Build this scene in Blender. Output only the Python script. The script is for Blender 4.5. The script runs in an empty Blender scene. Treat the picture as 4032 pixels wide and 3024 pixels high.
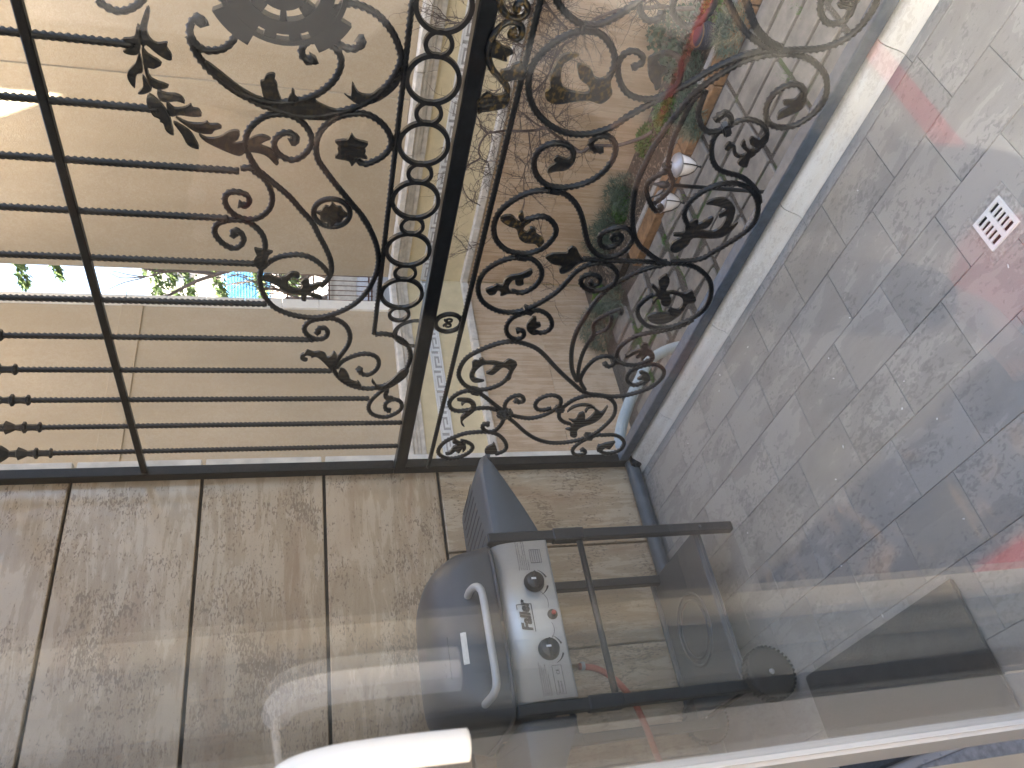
import bpy, bmesh, math, random
from mathutils import Vector, Matrix
random.seed(7)
R = math.radians
sc = bpy.context.scene
# ------------------------------------------------------------ camera (phone held sideways: picture left = up)
YAW, PITCH, ROLL, FPX = R(37.958), R(15.373), R(0.0102), 3120.04
CAM = Vector((2.8525, -1.7685, 1.5))
_f = Vector((-math.cos(YAW)*math.cos(PITCH), math.sin(YAW)*math.cos(PITCH), -math.sin(PITCH)))
_r = _f.cross(Vector((0, 0, 1))).normalized()
_d = _f.cross(_r)
cam_data = bpy.data.cameras.new('camera')
cam = bpy.data.objects.new('camera', cam_data)
sc.collection.objects.link(cam)
cam_data.sensor_fit = 'HORIZONTAL'
cam_data.sensor_width = 36.0
cam_data.lens = 36.0*FPX/4032
cam_data.clip_start = 0.01
cam_data.clip_end = 2000
cam_data.dof.use_dof = True; cam_data.dof.focus_distance = 3.3; cam_data.dof.aperture_fstop = 10.0   # phone lens
cam.matrix_world = Matrix((( _d.x, _r.x, -_f.x, CAM.x), (_d.y, _r.y, -_f.y, CAM.y), (_d.z, _r.z, -_f.z, CAM.z), (0, 0, 0, 1)))
sc.camera = cam
# ------------------------------------------------------------ sky, sun, exposure
SUN_EL, SUN_DIR = R(34), Vector((-0.35, -0.94, 0)).normalized()
world = bpy.data.worlds.new('World'); sc.world = world; world.use_nodes = True
wn = world.node_tree
bg = wn.nodes['Background']
sky = wn.nodes.new('ShaderNodeTexSky')
sky.sky_type = 'NISHITA'; sky.sun_disc = False
sky.sun_elevation = SUN_EL
sky.sun_rotation = math.atan2(SUN_DIR.x, SUN_DIR.y)
sky.air_density = 0.75; sky.dust_density = 7.0; sky.ozone_density = 0.4
wn.links.new(sky.outputs[0], bg.inputs[0]); bg.inputs[1].default_value = 0.15
sun_l = bpy.data.lights.new('sun', 'SUN'); sun_l.energy = 3.0; sun_l.angle = R(0.5); sun_l.color = (1.0, 0.94, 0.85)
sun = bpy.data.objects.new('sun', sun_l); sc.collection.objects.link(sun)
sd = Vector((SUN_DIR.x*math.cos(SUN_EL), SUN_DIR.y*math.cos(SUN_EL), math.sin(SUN_EL)))
sun.rotation_euler = sd.to_track_quat('Z', 'Y').to_euler()
sun.location = (-4, -12, 14)
sc.view_settings.view_transform = 'Standard'
sc.view_settings.look = 'None'
sc.view_settings.exposure = 3.35
sc.view_settings.gamma = 1.0
sc.view_settings.use_curve_mapping = False
sc.render.resolution_x, sc.render.resolution_y = 1024, 768

# ------------------------------------------------------------ helpers
def ray(X, Y):
    return _r*(-(Y-1512)) + _d*(X-2016) + _f*FPX
def onplane(X, Y, axis, val):
    v = ray(X, Y); t = (val-CAM[axis])/v[axis]
    return CAM + v*t
FR = {'E': (600, 0), 'G': (500, 400), 'H': (1100, 400), 'K': (1800, 400), 'M': (1800, 950), 'N': (1650, 1400), 'O': (2200, 1250),
      'Q': (2800, 0), 'S': (800, 850), 'C': (1500, 0), 'D': (2300, 0), 'A': (2300, 400), 'B': (1200, 950), 'W': (1650, 1750), 'V': (1650, 2250)}
FQ = {'1': (0, 0), '2': (1344, 0), '3': (2688, 0), '4': (0, 1008), '5': (1344, 1008), '6': (2688, 1008)}
def px(code, x, y):
    if code == 'F': return 2300+x*.27125, 1000+y*.27125
    if code in FQ: o = FQ[code]; return o[0]+x*.60759, o[1]+y*.60759
    o = FR[code]; return o[0]+x*.361664, o[1]+y*.361664
def parse(s):
    """'G 10,20 30,40 S 5,6' -> full-size photo pixels"""
    out = []; code = None
    for t in s.split():
        if ',' in t:
            a, b = t.split(','); out.append(px(code, float(a), float(b)))
        else: code = t
    return out
def planepts(s, y=0.0):
    return [Vector((p.x, p.z)) for p in (onplane(X, Y, 1, y) for X, Y in parse(s))]

COL = sc.collection
WO = {}
def reg(o, w): WO[o.name] = Vector(w)
def thing(name, label, cat, loc=(0, 0, 0), group=None, kind=None):
    o = bpy.data.objects.new(name, None); COL.objects.link(o); o.location = loc; o.empty_display_size = .1
    reg(o, loc); tag(o, label, cat, group, kind); return o
def tag(o, label=None, cat=None, group=None, kind=None):
    if label: o['label'] = label
    if cat: o['category'] = cat
    if group: o['group'] = group
    if kind: o['kind'] = kind
    return o
def link(name, me, parent=None, origin=(0, 0, 0)):
    o = bpy.data.objects.new(name, me); COL.objects.link(o)
    w = Vector(origin)
    if parent is not None:
        o.parent = parent; o.location = w-WO[parent.name]
    else: o.location = w
    reg(o, w); return o
def mesh(verts, faces, mat, smooth=False, name='m'):
    me = bpy.data.meshes.new(name); me.from_pydata([tuple(v) for v in verts], [], faces)
    if mat: me.materials.append(mat)
    if smooth:
        for p in me.polygons: p.use_smooth = True
    me.update(); return me
def bmmesh(bm, mat, smooth=False, name='m'):
    bmesh.ops.recalc_face_normals(bm, faces=bm.faces)
    me = bpy.data.meshes.new(name); bm.to_mesh(me); bm.free()
    if mat: me.materials.append(mat)
    if smooth:
        for p in me.polygons: p.use_smooth = True
    return me
def add_box(bm, x0, x1, y0, y1, z0, z1):
    v = [bm.verts.new((x, y, z)) for x in (x0, x1) for y in (y0, y1) for z in (z0, z1)]
    for f in ((0, 1, 3, 2), (4, 6, 7, 5), (0, 4, 5, 1), (2, 3, 7, 6), (0, 2, 6, 4), (1, 5, 7, 3)):
        bm.faces.new([v[i] for i in f])
    return v
def boxmesh(dx, dy, dz, mat, bevel=0.0, seg=1, smooth=False):
    bm = bmesh.new(); add_box(bm, -dx/2, dx/2, -dy/2, dy/2, -dz/2, dz/2)
    if bevel: bmesh.ops.bevel(bm, geom=bm.edges[:], offset=bevel, segments=seg, affect='EDGES', clamp_overlap=True)
    return bmmesh(bm, mat, smooth)
def box(name, x0, x1, y0, y1, z0, z1, mat, parent=None, bevel=0.0, seg=1):
    return link(name, boxmesh(x1-x0, y1-y0, z1-z0, mat, bevel, seg), parent, ((x0+x1)/2, (y0+y1)/2, (z0+z1)/2))
def catmull(p, closed=False, n=8):
    out = []; m = len(p)
    rng = range(m) if closed else range(m-1)
    for i in rng:
        if closed: a, b, c, d = p[i-1], p[i], p[(i+1) % m], p[(i+2) % m]
        else: a, b, c, d = p[max(i-1, 0)], p[i], p[i+1], p[min(i+2, m-1)]
        for k in range(n):
            t = k/n
            out.append(.5*((2*b)+(c-a)*t+(2*a-5*b+4*c-d)*t*t+(3*b-a-3*c+d)*t**3))
    if not closed: out.append(p[-1].copy())
    return out
def resample(p, step):
    L = [0]
    for a, b in zip(p, p[1:]): L.append(L[-1]+(b-a).length)
    n = max(2, int(round(L[-1]/step))); out = []; j = 0
    for i in range(n+1):
        s = L[-1]*i/n
        while j < len(L)-2 and L[j+1] < s: j += 1
        t = (s-L[j])/max(L[j+1]-L[j], 1e-9); out.append(p[j].lerp(p[j+1], min(max(t, 0), 1)))
    return out
def tube(path, rad, n=8, twist=0.0, cap=True, mat=None, smooth=True, square=False, updir=None, soft=False):
    """sweep of an n-gon along 3-D points; rad a number or a list"""
    m = len(path); V = []; Fc = []; s = 0
    ref = None
    for i, p in enumerate(path):
        t = (path[min(i+1, m-1)]-path[max(i-1, 0)])
        t = t.normalized() if t.length > 1e-9 else Vector((0, 0, 1))
        if updir is not None: u = Vector(updir)
        else:
            if ref is None: ref = Vector((0, 1, 0)) if abs(t.y) < .9 else Vector((1, 0, 0))
            u = ref-t*ref.dot(t); u.normalize(); ref = u
        w = t.cross(u); w = w.normalized() if w.length > 1e-9 else Vector((1, 0, 0))
        u = w.cross(t)
        if i: s += (p-path[i-1]).length
        r = rad[i] if isinstance(rad, (list, tuple)) else rad
        a0 = twist*s+(math.pi/4 if square else 0)
        for k in range(n):
            a = a0+2*math.pi*k/n; rk = r*(.70 if (soft and k % 2) else 1.0)
            V.append(p+u*(math.cos(a)*rk)+w*(math.sin(a)*rk))
    for i in range(m-1):
        for k in range(n):
            Fc.append((i*n+k, i*n+(k+1) % n, (i+1)*n+(k+1) % n, (i+1)*n+k))
    if cap:
        Fc.append(tuple(range(n-1, -1, -1))); Fc.append(tuple((m-1)*n+k for k in range(n)))
    return V, Fc
def lathe(profile, n, mat, smooth=True, axis='z'):
    V = []; Fc = []
    for r, z in profile:
        for k in range(n):
            a = 2*math.pi*k/n; V.append((r*math.cos(a), r*math.sin(a), z))
    for i in range(len(profile)-1):
        for k in range(n): Fc.append((i*n+k, i*n+(k+1) % n, (i+1)*n+(k+1) % n, (i+1)*n+k))
    if profile[0][0] > 1e-6: Fc.append(tuple(range(n-1, -1, -1)))
    if profile[-1][0] > 1e-6: Fc.append(tuple((len(profile)-1)*n+k for k in range(n)))
    if axis == 'x': V = [(z, x, y) for x, y, z in V]
    if axis == 'y': V = [(x, z, y) for x, y, z in V]
    return mesh(V, Fc, mat, smooth)

# ------------------------------------------------------------ materials
def new_mat(name):
    m = bpy.data.materials.new(name); m.use_nodes = True
    nt = m.node_tree; return m, nt, nt.nodes['Principled BSDF']
def N(nt, typ, **kw):
    n = nt.nodes.new(typ)
    for k, v in kw.items():
        if k == 'op': n.operation = v
        else: setattr(n, k, v)
    return n
def noise(nt, vec, scale, detail=5, rough=.6, dist=0.0):
    n = N(nt, 'ShaderNodeTexNoise'); n.inputs['Scale'].default_value = scale; n.inputs['Detail'].default_value = detail
    n.inputs['Roughness'].default_value = rough; n.inputs['Distortion'].default_value = dist
    nt.links.new(vec, n.inputs['Vector']); return n.outputs['Fac']
def ramp(nt, fac, stops):
    n = N(nt, 'ShaderNodeValToRGB'); e = n.color_ramp.elements
    while len(e) < len(stops): e.new(.5)
    for el, (p, c) in zip(e, stops): el.position = p; el.color = (c[0], c[1], c[2], 1) if not isinstance(c, (int, float)) else (c, c, c, 1)
    nt.links.new(fac, n.inputs[0]); return n.outputs[0]
def mix(nt, fac, a, b, mode='MIX'):
    n = N(nt, 'ShaderNodeMix'); n.data_type = 'RGBA'; n.blend_type = mode
    for sock, v in ((n.inputs[0], fac), (n.inputs[6], a), (n.inputs[7], b)):
        if isinstance(v, (int, float)): sock.default_value = v
        elif isinstance(v, tuple): sock.default_value = (*v[:3], 1)
        else: nt.links.new(v, sock)
    return n.outputs[2]
def pos(nt, scale=(1, 1, 1), rand=0.0, obj=False):
    if obj: src = N(nt, 'ShaderNodeTexCoord').outputs['Object']
    else: src = N(nt, 'ShaderNodeNewGeometry').outputs['Position']
    if rand:
        oi = N(nt, 'ShaderNodeObjectInfo'); mu = N(nt, 'ShaderNodeMath', op='MULTIPLY'); nt.links.new(oi.outputs['Random'], mu.inputs[0]); mu.inputs[1].default_value = rand
        ad = N(nt, 'ShaderNodeVectorMath', op='ADD'); nt.links.new(src, ad.inputs[0]); nt.links.new(mu.outputs[0], ad.inputs[1]); src = ad.outputs[0]
    mp = N(nt, 'ShaderNodeVectorMath', op='MULTIPLY'); nt.links.new(src, mp.inputs[0]); mp.inputs[1].default_value = scale
    return mp.outputs[0]
def rnd(nt): return N(nt, 'ShaderNodeObjectInfo').outputs['Random']
def bump(nt, b, h, strength, dist=.01):
    n = N(nt, 'ShaderNodeBump'); n.inputs['Strength'].default_value = strength; n.inputs['Distance'].default_value = dist
    nt.links.new(h, n.inputs['Height']); nt.links.new(n.outputs[0], b.inputs['Normal'])
def plain(name, col, rough=.5, metal=0.0, var=.0, scale=20, bmp=0.0, spec=None):
    m, nt, b = new_mat(name); b.inputs['Roughness'].default_value = rough; b.inputs['Metallic'].default_value = metal
    b.inputs['Base Color'].default_value = (*col, 1)
    if spec is not None: b.inputs['Specular IOR Level'].default_value = spec
    if var or bmp:
        f = noise(nt, pos(nt), scale, 6)
        if var:
            lo = tuple(c*(1-var) for c in col); hi = tuple(min(1, c*(1+var)) for c in col)
            nt.links.new(ramp(nt, f, [(.3, lo), (.7, hi)]), b.inputs['Base Color'])
        if bmp: bump(nt, b, f, bmp)
    return m
def travertine(name, cols, stretch, rough=.3, pit=.5, tone=.25, scale=1.0, pitcol=(.10, .075, .05), bmp=.25, stain=None, dist=.6, pitoff=0.0):
    """streaky stone: cols dark..light, stretch = axis scale of the bedding (small along the streak)"""
    m, nt, b = new_mat(name)
    v = pos(nt, tuple(s*scale for s in stretch), rand=13.0)
    vi = pos(nt, (scale, scale, scale), rand=13.0)
    f1 = noise(nt, v, 3.0, 8, .62, dist); f2 = noise(nt, v, 11.0, 6, .7, .3); f3 = noise(nt, vi, 2.3, 4, .5)
    a = N(nt, 'ShaderNodeMath', op='MULTIPLY_ADD'); nt.links.new(f2, a.inputs[0]); a.inputs[1].default_value = .45; nt.links.new(f1, a.inputs[2])
    a2 = N(nt, 'ShaderNodeMath', op='MULTIPLY_ADD'); nt.links.new(f3, a2.inputs[0]); a2.inputs[1].default_value = .5; nt.links.new(a.outputs[0], a2.inputs[2])
    c = ramp(nt, a2.outputs[0], [(.55, cols[0]), (.82, cols[1]), (1.0, cols[2]), (1.25, cols[3])])
    if stain:
        c = mix(nt, ramp(nt, noise(nt, v, 1.3, 4, .55, .5), [(.55, 0.0), (.72, .65)]), c, stain)
    # per piece tone
    hs = N(nt, 'ShaderNodeHueSaturation'); mr = N(nt, 'ShaderNodeMapRange'); nt.links.new(rnd(nt), mr.inputs[0])
    mr.inputs[3].default_value = 1-tone; mr.inputs[4].default_value = 1+tone; nt.links.new(mr.outputs[0], hs.inputs['Value']); nt.links.new(c, hs.inputs['Color'])
    pv = pos(nt, tuple((s**.55)*scale for s in stretch), rand=13.0)
    p1 = noise(nt, pv, 46.0, 4, .6, .6); p2 = noise(nt, vi, 1.9, 4, .6, .8)
    pm = N(nt, 'ShaderNodeMath', op='MULTIPLY_ADD'); nt.links.new(p2, pm.inputs[0]); pm.inputs[1].default_value = .75; nt.links.new(p1, pm.inputs[2])
    pits = ramp(nt, pm.outputs[0], [(.965-pitoff, 0.0), (1.02-pitoff, 1.0)])
    mu = N(nt, 'ShaderNodeMath', op='MULTIPLY'); nt.links.new(pits, mu.inputs[0]); mu.inputs[1].default_value = pit
    nt.links.new(mix(nt, mu.outputs[0], hs.outputs[0], pitcol), b.inputs['Base Color'])
    rr = N(nt, 'ShaderNodeMath', op='MULTIPLY_ADD'); nt.links.new(f2, rr.inputs[0]); rr.inputs[1].default_value = .2; rr.inputs[2].default_value = max(.03, rough-.09)
    nt.links.new(rr.outputs[0], b.inputs['Roughness'])
    hh = N(nt, 'ShaderNodeMath', op='SUBTRACT'); nt.links.new(f2, hh.inputs[0]); nt.links.new(mu.outputs[0], hh.inputs[1])
    bump(nt, b, hh.outputs[0], bmp, .003)
    return m
# iron: black paint, blue-grey sheen, rust-brown rubbed edges
def iron_mat(name, gold=0.0, rust=.5, wave=False):
    m, nt, b = new_mat(name)
    f = noise(nt, pos(nt), 34, 5, .65); g = noise(nt, pos(nt), 6, 3)
    c = ramp(nt, f, [(.35, (.005, .006, .0075)), (.62, (.010, .012, .0145)), (.8, (.018, .020, .023))])
    r_ = ramp(nt, g, [(.52, 0.0), (.75, rust)])
    c = mix(nt, r_, c, (.030, .015, .010))
    if gold:
        gm = ramp(nt, noise(nt, pos(nt, (1, 1, 1.6)), 55, 4), [(.5, 0.0), (.62, gold)]); c = mix(nt, gm, c, (.20, .13, .04))
    nt.links.new(c, b.inputs['Base Color'])
    b.inputs['Roughness'].default_value = .33; b.inputs['Specular IOR Level'].default_value = .4
    if wave:
        wv = N(nt, 'ShaderNodeTexWave'); wv.inputs['Scale'].default_value = 15; wv.inputs['Distortion'].default_value = 14; wv.inputs['Detail'].default_value = 1.5; wv.inputs['Detail Scale'].default_value = .6
        nt.links.new(pos(nt), wv.inputs['Vector']); bump(nt, b, wv.outputs['Fac'], .25, .005)
    else: bump(nt, b, f, .12, .002)
    return m
M = {}
M['iron'] = iron_mat('black_iron'); M['iron_gold'] = iron_mat('gilded_iron', .75, .3, True); M['iron_soft'] = iron_mat('leaf_iron', .15, .3, True)
M['rail'] = iron_mat('rail_iron', 0, .35)
M['rail'].node_tree.nodes['Principled BSDF'].inputs['Specular IOR Level'].default_value = .18
M['bottom_rail'] = plain('bottom_rail_paint', (.085, .105, .135), .25, 0, .2, 40, .12)
M['wall_slab'] = travertine('wall_travertine', [(.29, .205, .13), (.37, .275, .178), (.42, .32, .212), (.48, .375, .262)], (1, .42, 2.5), .12, .65, .05, 2.0, (.17, .115, .075), .2, (.30, .19, .115), 1.3, .02)
M['wall_slab_low'] = travertine('wall_travertine_low', [(.28, .195, .122), (.36, .265, .168), (.42, .32, .212), (.49, .385, .268)], (1, 2.5, .42), .12, .65, .05, 2.0, (.17, .115, .075), .2, (.30, .19, .115), 1.3, .02)
M['floor_tile'] = travertine('floor_travertine', [(.232, .226, .215), (.282, .276, .263), (.315, .308, .294), (.365, .355, .335)], (.6, 1.5, 1), .36, .42, .055, 1.4, (.15, .15, .148), .25, (.31, .295, .26), 1.2, .0)
M['kerb'] = travertine('kerb_marble', [(.72, .69, .64), (.76, .73, .68), (.78, .75, .70), (.80, .78, .74)], (.5, 2, 2), .35, .2, .01, 2.0, (.3, .25, .2), .15)
M['grout'] = plain('dark_grout', (.035, .030, .027), .9)
M['floor_grout'] = plain('floor_grout', (.23, .23, .228), .9, 0, .3, 60)
M['clad'] = travertine('house_travertine', [(.38, .27, .17), (.51, .37, .24), (.57, .425, .29), (.63, .49, .35)], (4.5, 4.5, .22), .4, .15, .025, 1.6, (.2, .14, .09), .15)
def stucco_mat():
    m, nt, b = new_mat('tan_stucco'); f = noise(nt, pos(nt), 70, 6, .7); g = noise(nt, pos(nt, (1, 1, .45)), 1.1, 6, .6); h = noise(nt, pos(nt, (1, 1, .2)), 2.6, 5, .6)
    c = ramp(nt, g, [(.3, (.455, .38, .268)), (.55, (.535, .45, .33)), (.75, (.60, .515, .39))])
    c = mix(nt, ramp(nt, h, [(.5, 0.0), (.8, .35)]), c, (.39, .33, .25))
    c = mix(nt, ramp(nt, f, [(.35, .45), (.65, 0.0)]), c, (.38, .28, .17))
    c = mix(nt, ramp(nt, noise(nt, pos(nt), 26, 5, .7), [(.38, .35), (.6, 0.0)]), c, (.42, .32, .20))
    nt.links.new(c, b.inputs['Base Color']); b.inputs['Roughness'].default_value = .92; bump(nt, b, f, .6, .01); return m
M['stucco'] = stucco_mat()
M['cream'] = plain('cream_render', (.66, .56, .36), .85, 0, .10, 5, .2)
M['trim'] = plain('pale_trim', (.86, .82, .74), .7, 0, .06, 6)
M['white_stone'] = plain('weathered_white_stone', (.64, .59, .52), .7, 0, .22, 9, .3)
M['key_back'] = plain('key_recess', (.40, .39, .38), .85)
M['key'] = plain('key_white', (.74, .74, .73), .6, 0, .06, 12)
M['paving'] = plain('courtyard_paving', (.20, .18, .155), .85, 0, .30, 6, .3)
def joint_mat():
    m, nt, b = new_mat('gravel_joint'); f = noise(nt, pos(nt), 90, 4, .7); g = noise(nt, pos(nt), 1.6, 4)
    c = ramp(nt, f, [(.35, (.045, .038, .030)), (.58, (.10, .085, .068)), (.68, (.34, .32, .29))])
    c = mix(nt, ramp(nt, g, [(.56, 0.0), (.66, .85)]), c, (.055, .10, .025))
    nt.links.new(c, b.inputs['Base Color']); b.inputs['Roughness'].default_value = .95; bump(nt, b, f, .8, .02); return m
M['joint'] = joint_mat()
M['soil'] = plain('bed_soil', (.075, .058, .042), .95, 0, .5, 30, .9)
M['ochre'] = plain('ochre_kerb', (.22, .125, .06), .8, 0, .45, 9, .4)
M['concrete'] = plain('concrete_edge', (.33, .31, .285), .9, 0, .2, 18, .4)
def leafm(name, a, b_, rough=.6):
    m, nt, b = new_mat(name); f = noise(nt, pos(nt), 14, 3); nt.links.new(ramp(nt, f, [(.3, a), (.7, b_)]), b.inputs['Base Color'])
    b.inputs['Roughness'].default_value = rough; return m
M['lavender'] = leafm('grey_green_leaf', (.055, .085, .055), (.15, .185, .13)); M['ivy'] = leafm('ivy_leaf', (.022, .05, .026), (.06, .105, .055), .45)
M['weed'] = leafm('weed_leaf', (.05, .12, .018), (.11, .20, .04)); M['litter'] = leafm('dry_leaf', (.12, .075, .04), (.36, .29, .22), .9)
M['bark'] = plain('bare_bark', (.12, .092, .078), .9, 0, .35, 40, .5)
M['conifer'] = leafm('conifer_leaf', (.05, .095, .02), (.12, .17, .045))
M['lampblack'] = plain('lamp_iron', (.018, .02, .022), .45)
M['opal'] = plain('opal_glass', (.80, .78, .78), .25)
M['steelgrey'] = plain('graphite_steel', (.060, .072, .086), .42, 0, .06, 60, .05)
M['leg'] = plain('black_steel', (.016, .020, .025), .38)
M['lid'] = plain('lid_enamel', (.060, .066, .076), .40, .2, .07, 80, .06)
M['panel'] = plain('silver_panel', (.52, .53, .53), .38, .55, .03, 90)
M['knob'] = plain('black_plastic', (.018, .018, .018), .32)
M['silver'] = plain('handle_silver', (.44, .44, .43), .45, .15)
M['print'] = plain('dark_print', (.045, .045, .047), .6)
M['whitemark'] = plain('white_mark', (.8, .8, .8), .5)
M['red'] = plain('red_plastic', (.45, .05, .04), .4)
M['hose'] = plain('orange_hose', (.42, .09, .045), .5, 0, .1, 40)
M['brass'] = plain('brass', (.45, .33, .15), .35, .9)
M['sticker'] = plain('paper_sticker', (.72, .70, .64), .7, 0, .12, 120)
M['rubber'] = plain('wheel_rubber', (.018, .018, .019), .75, 0, .2, 80)
M['pvc'] = plain('grey_pipe', (.27, .32, .35), .42, 0, .1, 25)
M['pvc_dark'] = plain('dark_pipe', (.060, .075, .09), .38, 0, .2, 25)
M['drain'] = plain('white_drain', (.82, .80, .79), .45, 0, .06, 60)
M['black'] = plain('hole_shade_black', (.008, .008, .008), .9)
M['mortar'] = plain('drain_mortar', (.42, .40, .37), .95, 0, .3, 90, .6)
M['mat'] = plain('doormat_felt', (.055, .060, .062), .95, 0, .25, 120, .6)
M['upvc'] = plain('white_upvc', (.80, .79, .76), .33)
M['skin'] = plain('skin', (.56, .36, .27), .55)
M['cloth_dark'] = plain('dark_cloth', (.018, .020, .026), .9, 0, .2, 60)
M['hair'] = plain('dark_hair', (.02, .015, .012), .6)
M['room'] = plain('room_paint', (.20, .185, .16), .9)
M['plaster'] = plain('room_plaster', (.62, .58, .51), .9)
M['blue'] = plain('blue_slat', (.10, .36, .72), .5)
M['rustbar'] = plain('rusty_bar', (.13, .055, .035), .7, 0, .2, 30)
M['basket'] = plain('woven_basket', (.025, .028, .042), .7, 0, .35, 70, .4)
M['basket_rim'] = plain('basket_rim', (.17, .10, .05), .8, 0, .3, 40)
# ============================================================ SETTING
GZ = -3.0
XC, YC = -5.58, 6.80          # inner corner of the neighbouring house
g = link('ground', mesh([(-400, -400, GZ-.05), (400, -400, GZ-.05), (400, 400, GZ-.05), (-400, 400, GZ-.05)], [(0, 1, 2, 3)], M['joint'])); tag(g, kind='structure')
court = link('courtyard', boxmesh(9.0, 5.4, .06, M['joint']), None, (-1.1, 2.85, GZ-.045)); tag(court, kind='structure')
# paving slabs, stack bond, moss and gravel in the open joints
sl = [boxmesh(.622, .290, .05, M['paving'], .010) for _ in range(1)]
for me in sl: me.name = 'slab'
sl2 = boxmesh(.46, .36, .05, M['paving'], .012)
for j in range(11):
    for i in range(13):
        x = -1.16-.68*6.5+.34+.68*i+.34; y = 5.36-.345*j
        if x < -5.3: continue
        o = link('paving_slab', sl[0], court, (x+random.uniform(-.012, .012), y+random.uniform(-.01, .01), GZ-.012+random.uniform(-.004, .004)))
        o.rotation_euler.z = random.uniform(-.015, .015)
        if x < -2.6:
            o.rotation_euler.z = random.uniform(-.16, .16); o.scale = (random.uniform(.80, .97), random.uniform(.84, 1.0), 1)
bed = link('planting_bed', boxmesh(9.2, .92, .1, M['soil']), None, (-.95, 6.345, GZ+.01)); tag(bed, kind='structure')
for i in range(8):
    x = -3.95+.9*i
    box('kerb_stone', x+.006, x+.894, 5.545, 5.80, GZ-.03, GZ+.10+random.uniform(-.006, .006), M['ochre'], bed, .012)
    box('edging_stone', x+.006, x+.894, 5.803, 5.885, GZ-.03, GZ+.115, M['concrete'], bed, .006)

# ---------- neighbouring house: two wings meeting in an inner corner
house = thing('neighbour_house', 'tan stuccoed house with Greek key frieze and travertine base across the courtyard', 'house', (XC, YC, GZ))
box('lower_wall', XC, 7.0, YC, 12.5, GZ-.04, .02, M['cream'], house)
box('lower_wall', -11.5, XC-.001, -2.0, 12.4, GZ-.04, .018, M['cream'], house)
up = box('upper_wall', XC+.02, 7.0, YC+.02, 12.5, .02, 9.2, M['stucco'], house)
upb = box('upper_wall', -11.5, XC-.02, -2.0, 6.149, .02, 9.2, M['stucco'], house)
box('rear_sun_block', -18, -11.52, 5.2, 11.2, .02, 15, M['stucco'], house)  # unseen block added to stop sun passing through the gap
box('terrace_floor', -11.4, XC-.02, 6.33, 12.3, .0181, .03, M['concrete'], house)
# corner trim of pale stone blocks
for k in range(18):
    z = .16+.5*k
    box('trim_block', XC-.10, XC+.022, 6.150, 6.315, z+.003, z+.497, M['trim'], house, .004)
# travertine cladding slabs, two courses
ca = boxmesh(.3075, .022, .975, M['clad'], .001); cb = boxmesh(.022, .3075, .975, M['clad'], .001)
for k in range(26):
    x = XC+.035+.155+.31*k
    for z in (-2.535, -1.555):
        link('cladding_slab', ca, house, (x, YC-.011, z+random.uniform(-.002, .002)))
for k in range(17):
    y = YC-.03-.155-.31*k
    for z in (-2.535, -1.555):
        link('cladding_slab', cb, house, (XC+.011, y, z+random.uniform(-.002, .002)))
def band(name, z0, z1, pr, mat, bev=.006, pw=1.15):
    for k in range(7):
        x = XC+pw*k; box(name, x+.002, x+pw-.002, YC-pr, YC+.01, z0, z1, mat, house, bev)
    for k in range(5):
        y = YC-pr-.003-pw*k; box(name, XC-.01, XC+pr, y-pw+.004, y, z0, z1, mat, house, bev)
band('ledge_stone', -1.055, -.945, .085, M['white_stone'], .015)
band('cornice_step', -.125, -.055, .030, M['white_stone'])
band('cornice_step', -.053, -.008, .055, M['white_stone'])
band('cornice_step', -.006, .040, .085, M['white_stone'])
band('cornice_top', .042, .150, .125, M['white_stone'], .02)
# Greek key panels
KP = ['11111110', '10000010', '10111010', '10100010', '10111111']
def key_mesh():
    bm = bmesh.new(); w, h = .345, .165; cw, chh = w/8, (h-.05)/5
    add_box(bm, -w/2, w/2, -.004, .002, -h/2, h/2)
    add_box(bm, -w/2, w/2, -.016, -.005, h/2-.02, h/2); add_box(bm, -w/2, w/2, -.016, -.005, -h/2, -h/2+.02)
    for r_, row in enumerate(KP):
        z1 = h/2-.025-r_*chh; c = 0
        while c < 8:
            if row[c] == '1':
                e = c
                while e < 8 and row[e] == '1': e += 1
                add_box(bm, -w/2+c*cw, -w/2+e*cw-.0005, -.014, -.0045, z1-chh, z1+.0006*(r_ % 2)); c = e
            else: c += 1
    me = bmmesh(bm, M['key']); me.materials.append(M['key_back'])
    for p in me.polygons[:6]: p.material_index = 1
    return me
km = key_mesh()
for k in range(23): link('key_panel', km, house, (XC+.20+.348*k, YC-.003, -.42))
for k in range(15):
    o = link('key_panel', km, house, (XC+.003, YC-.20-.348*k, -.42)); o.rotation_euler.z = math.pi/2
# string band on the side wing, shallow pilaster on the facing wing
box('string_band', XC-.03, XC+.000,   .3, 6.146, 3.44, 3.71, M['stucco'], house, .006)
pa = onplane(940, 330, 1, YC).x; pb = onplane(853, 423, 1, YC).x
box('pilaster', min(pa, pb), max(pa, pb), YC-.006, YC+.03, .155, 9.19, M['stucco'], house, .004)

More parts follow.
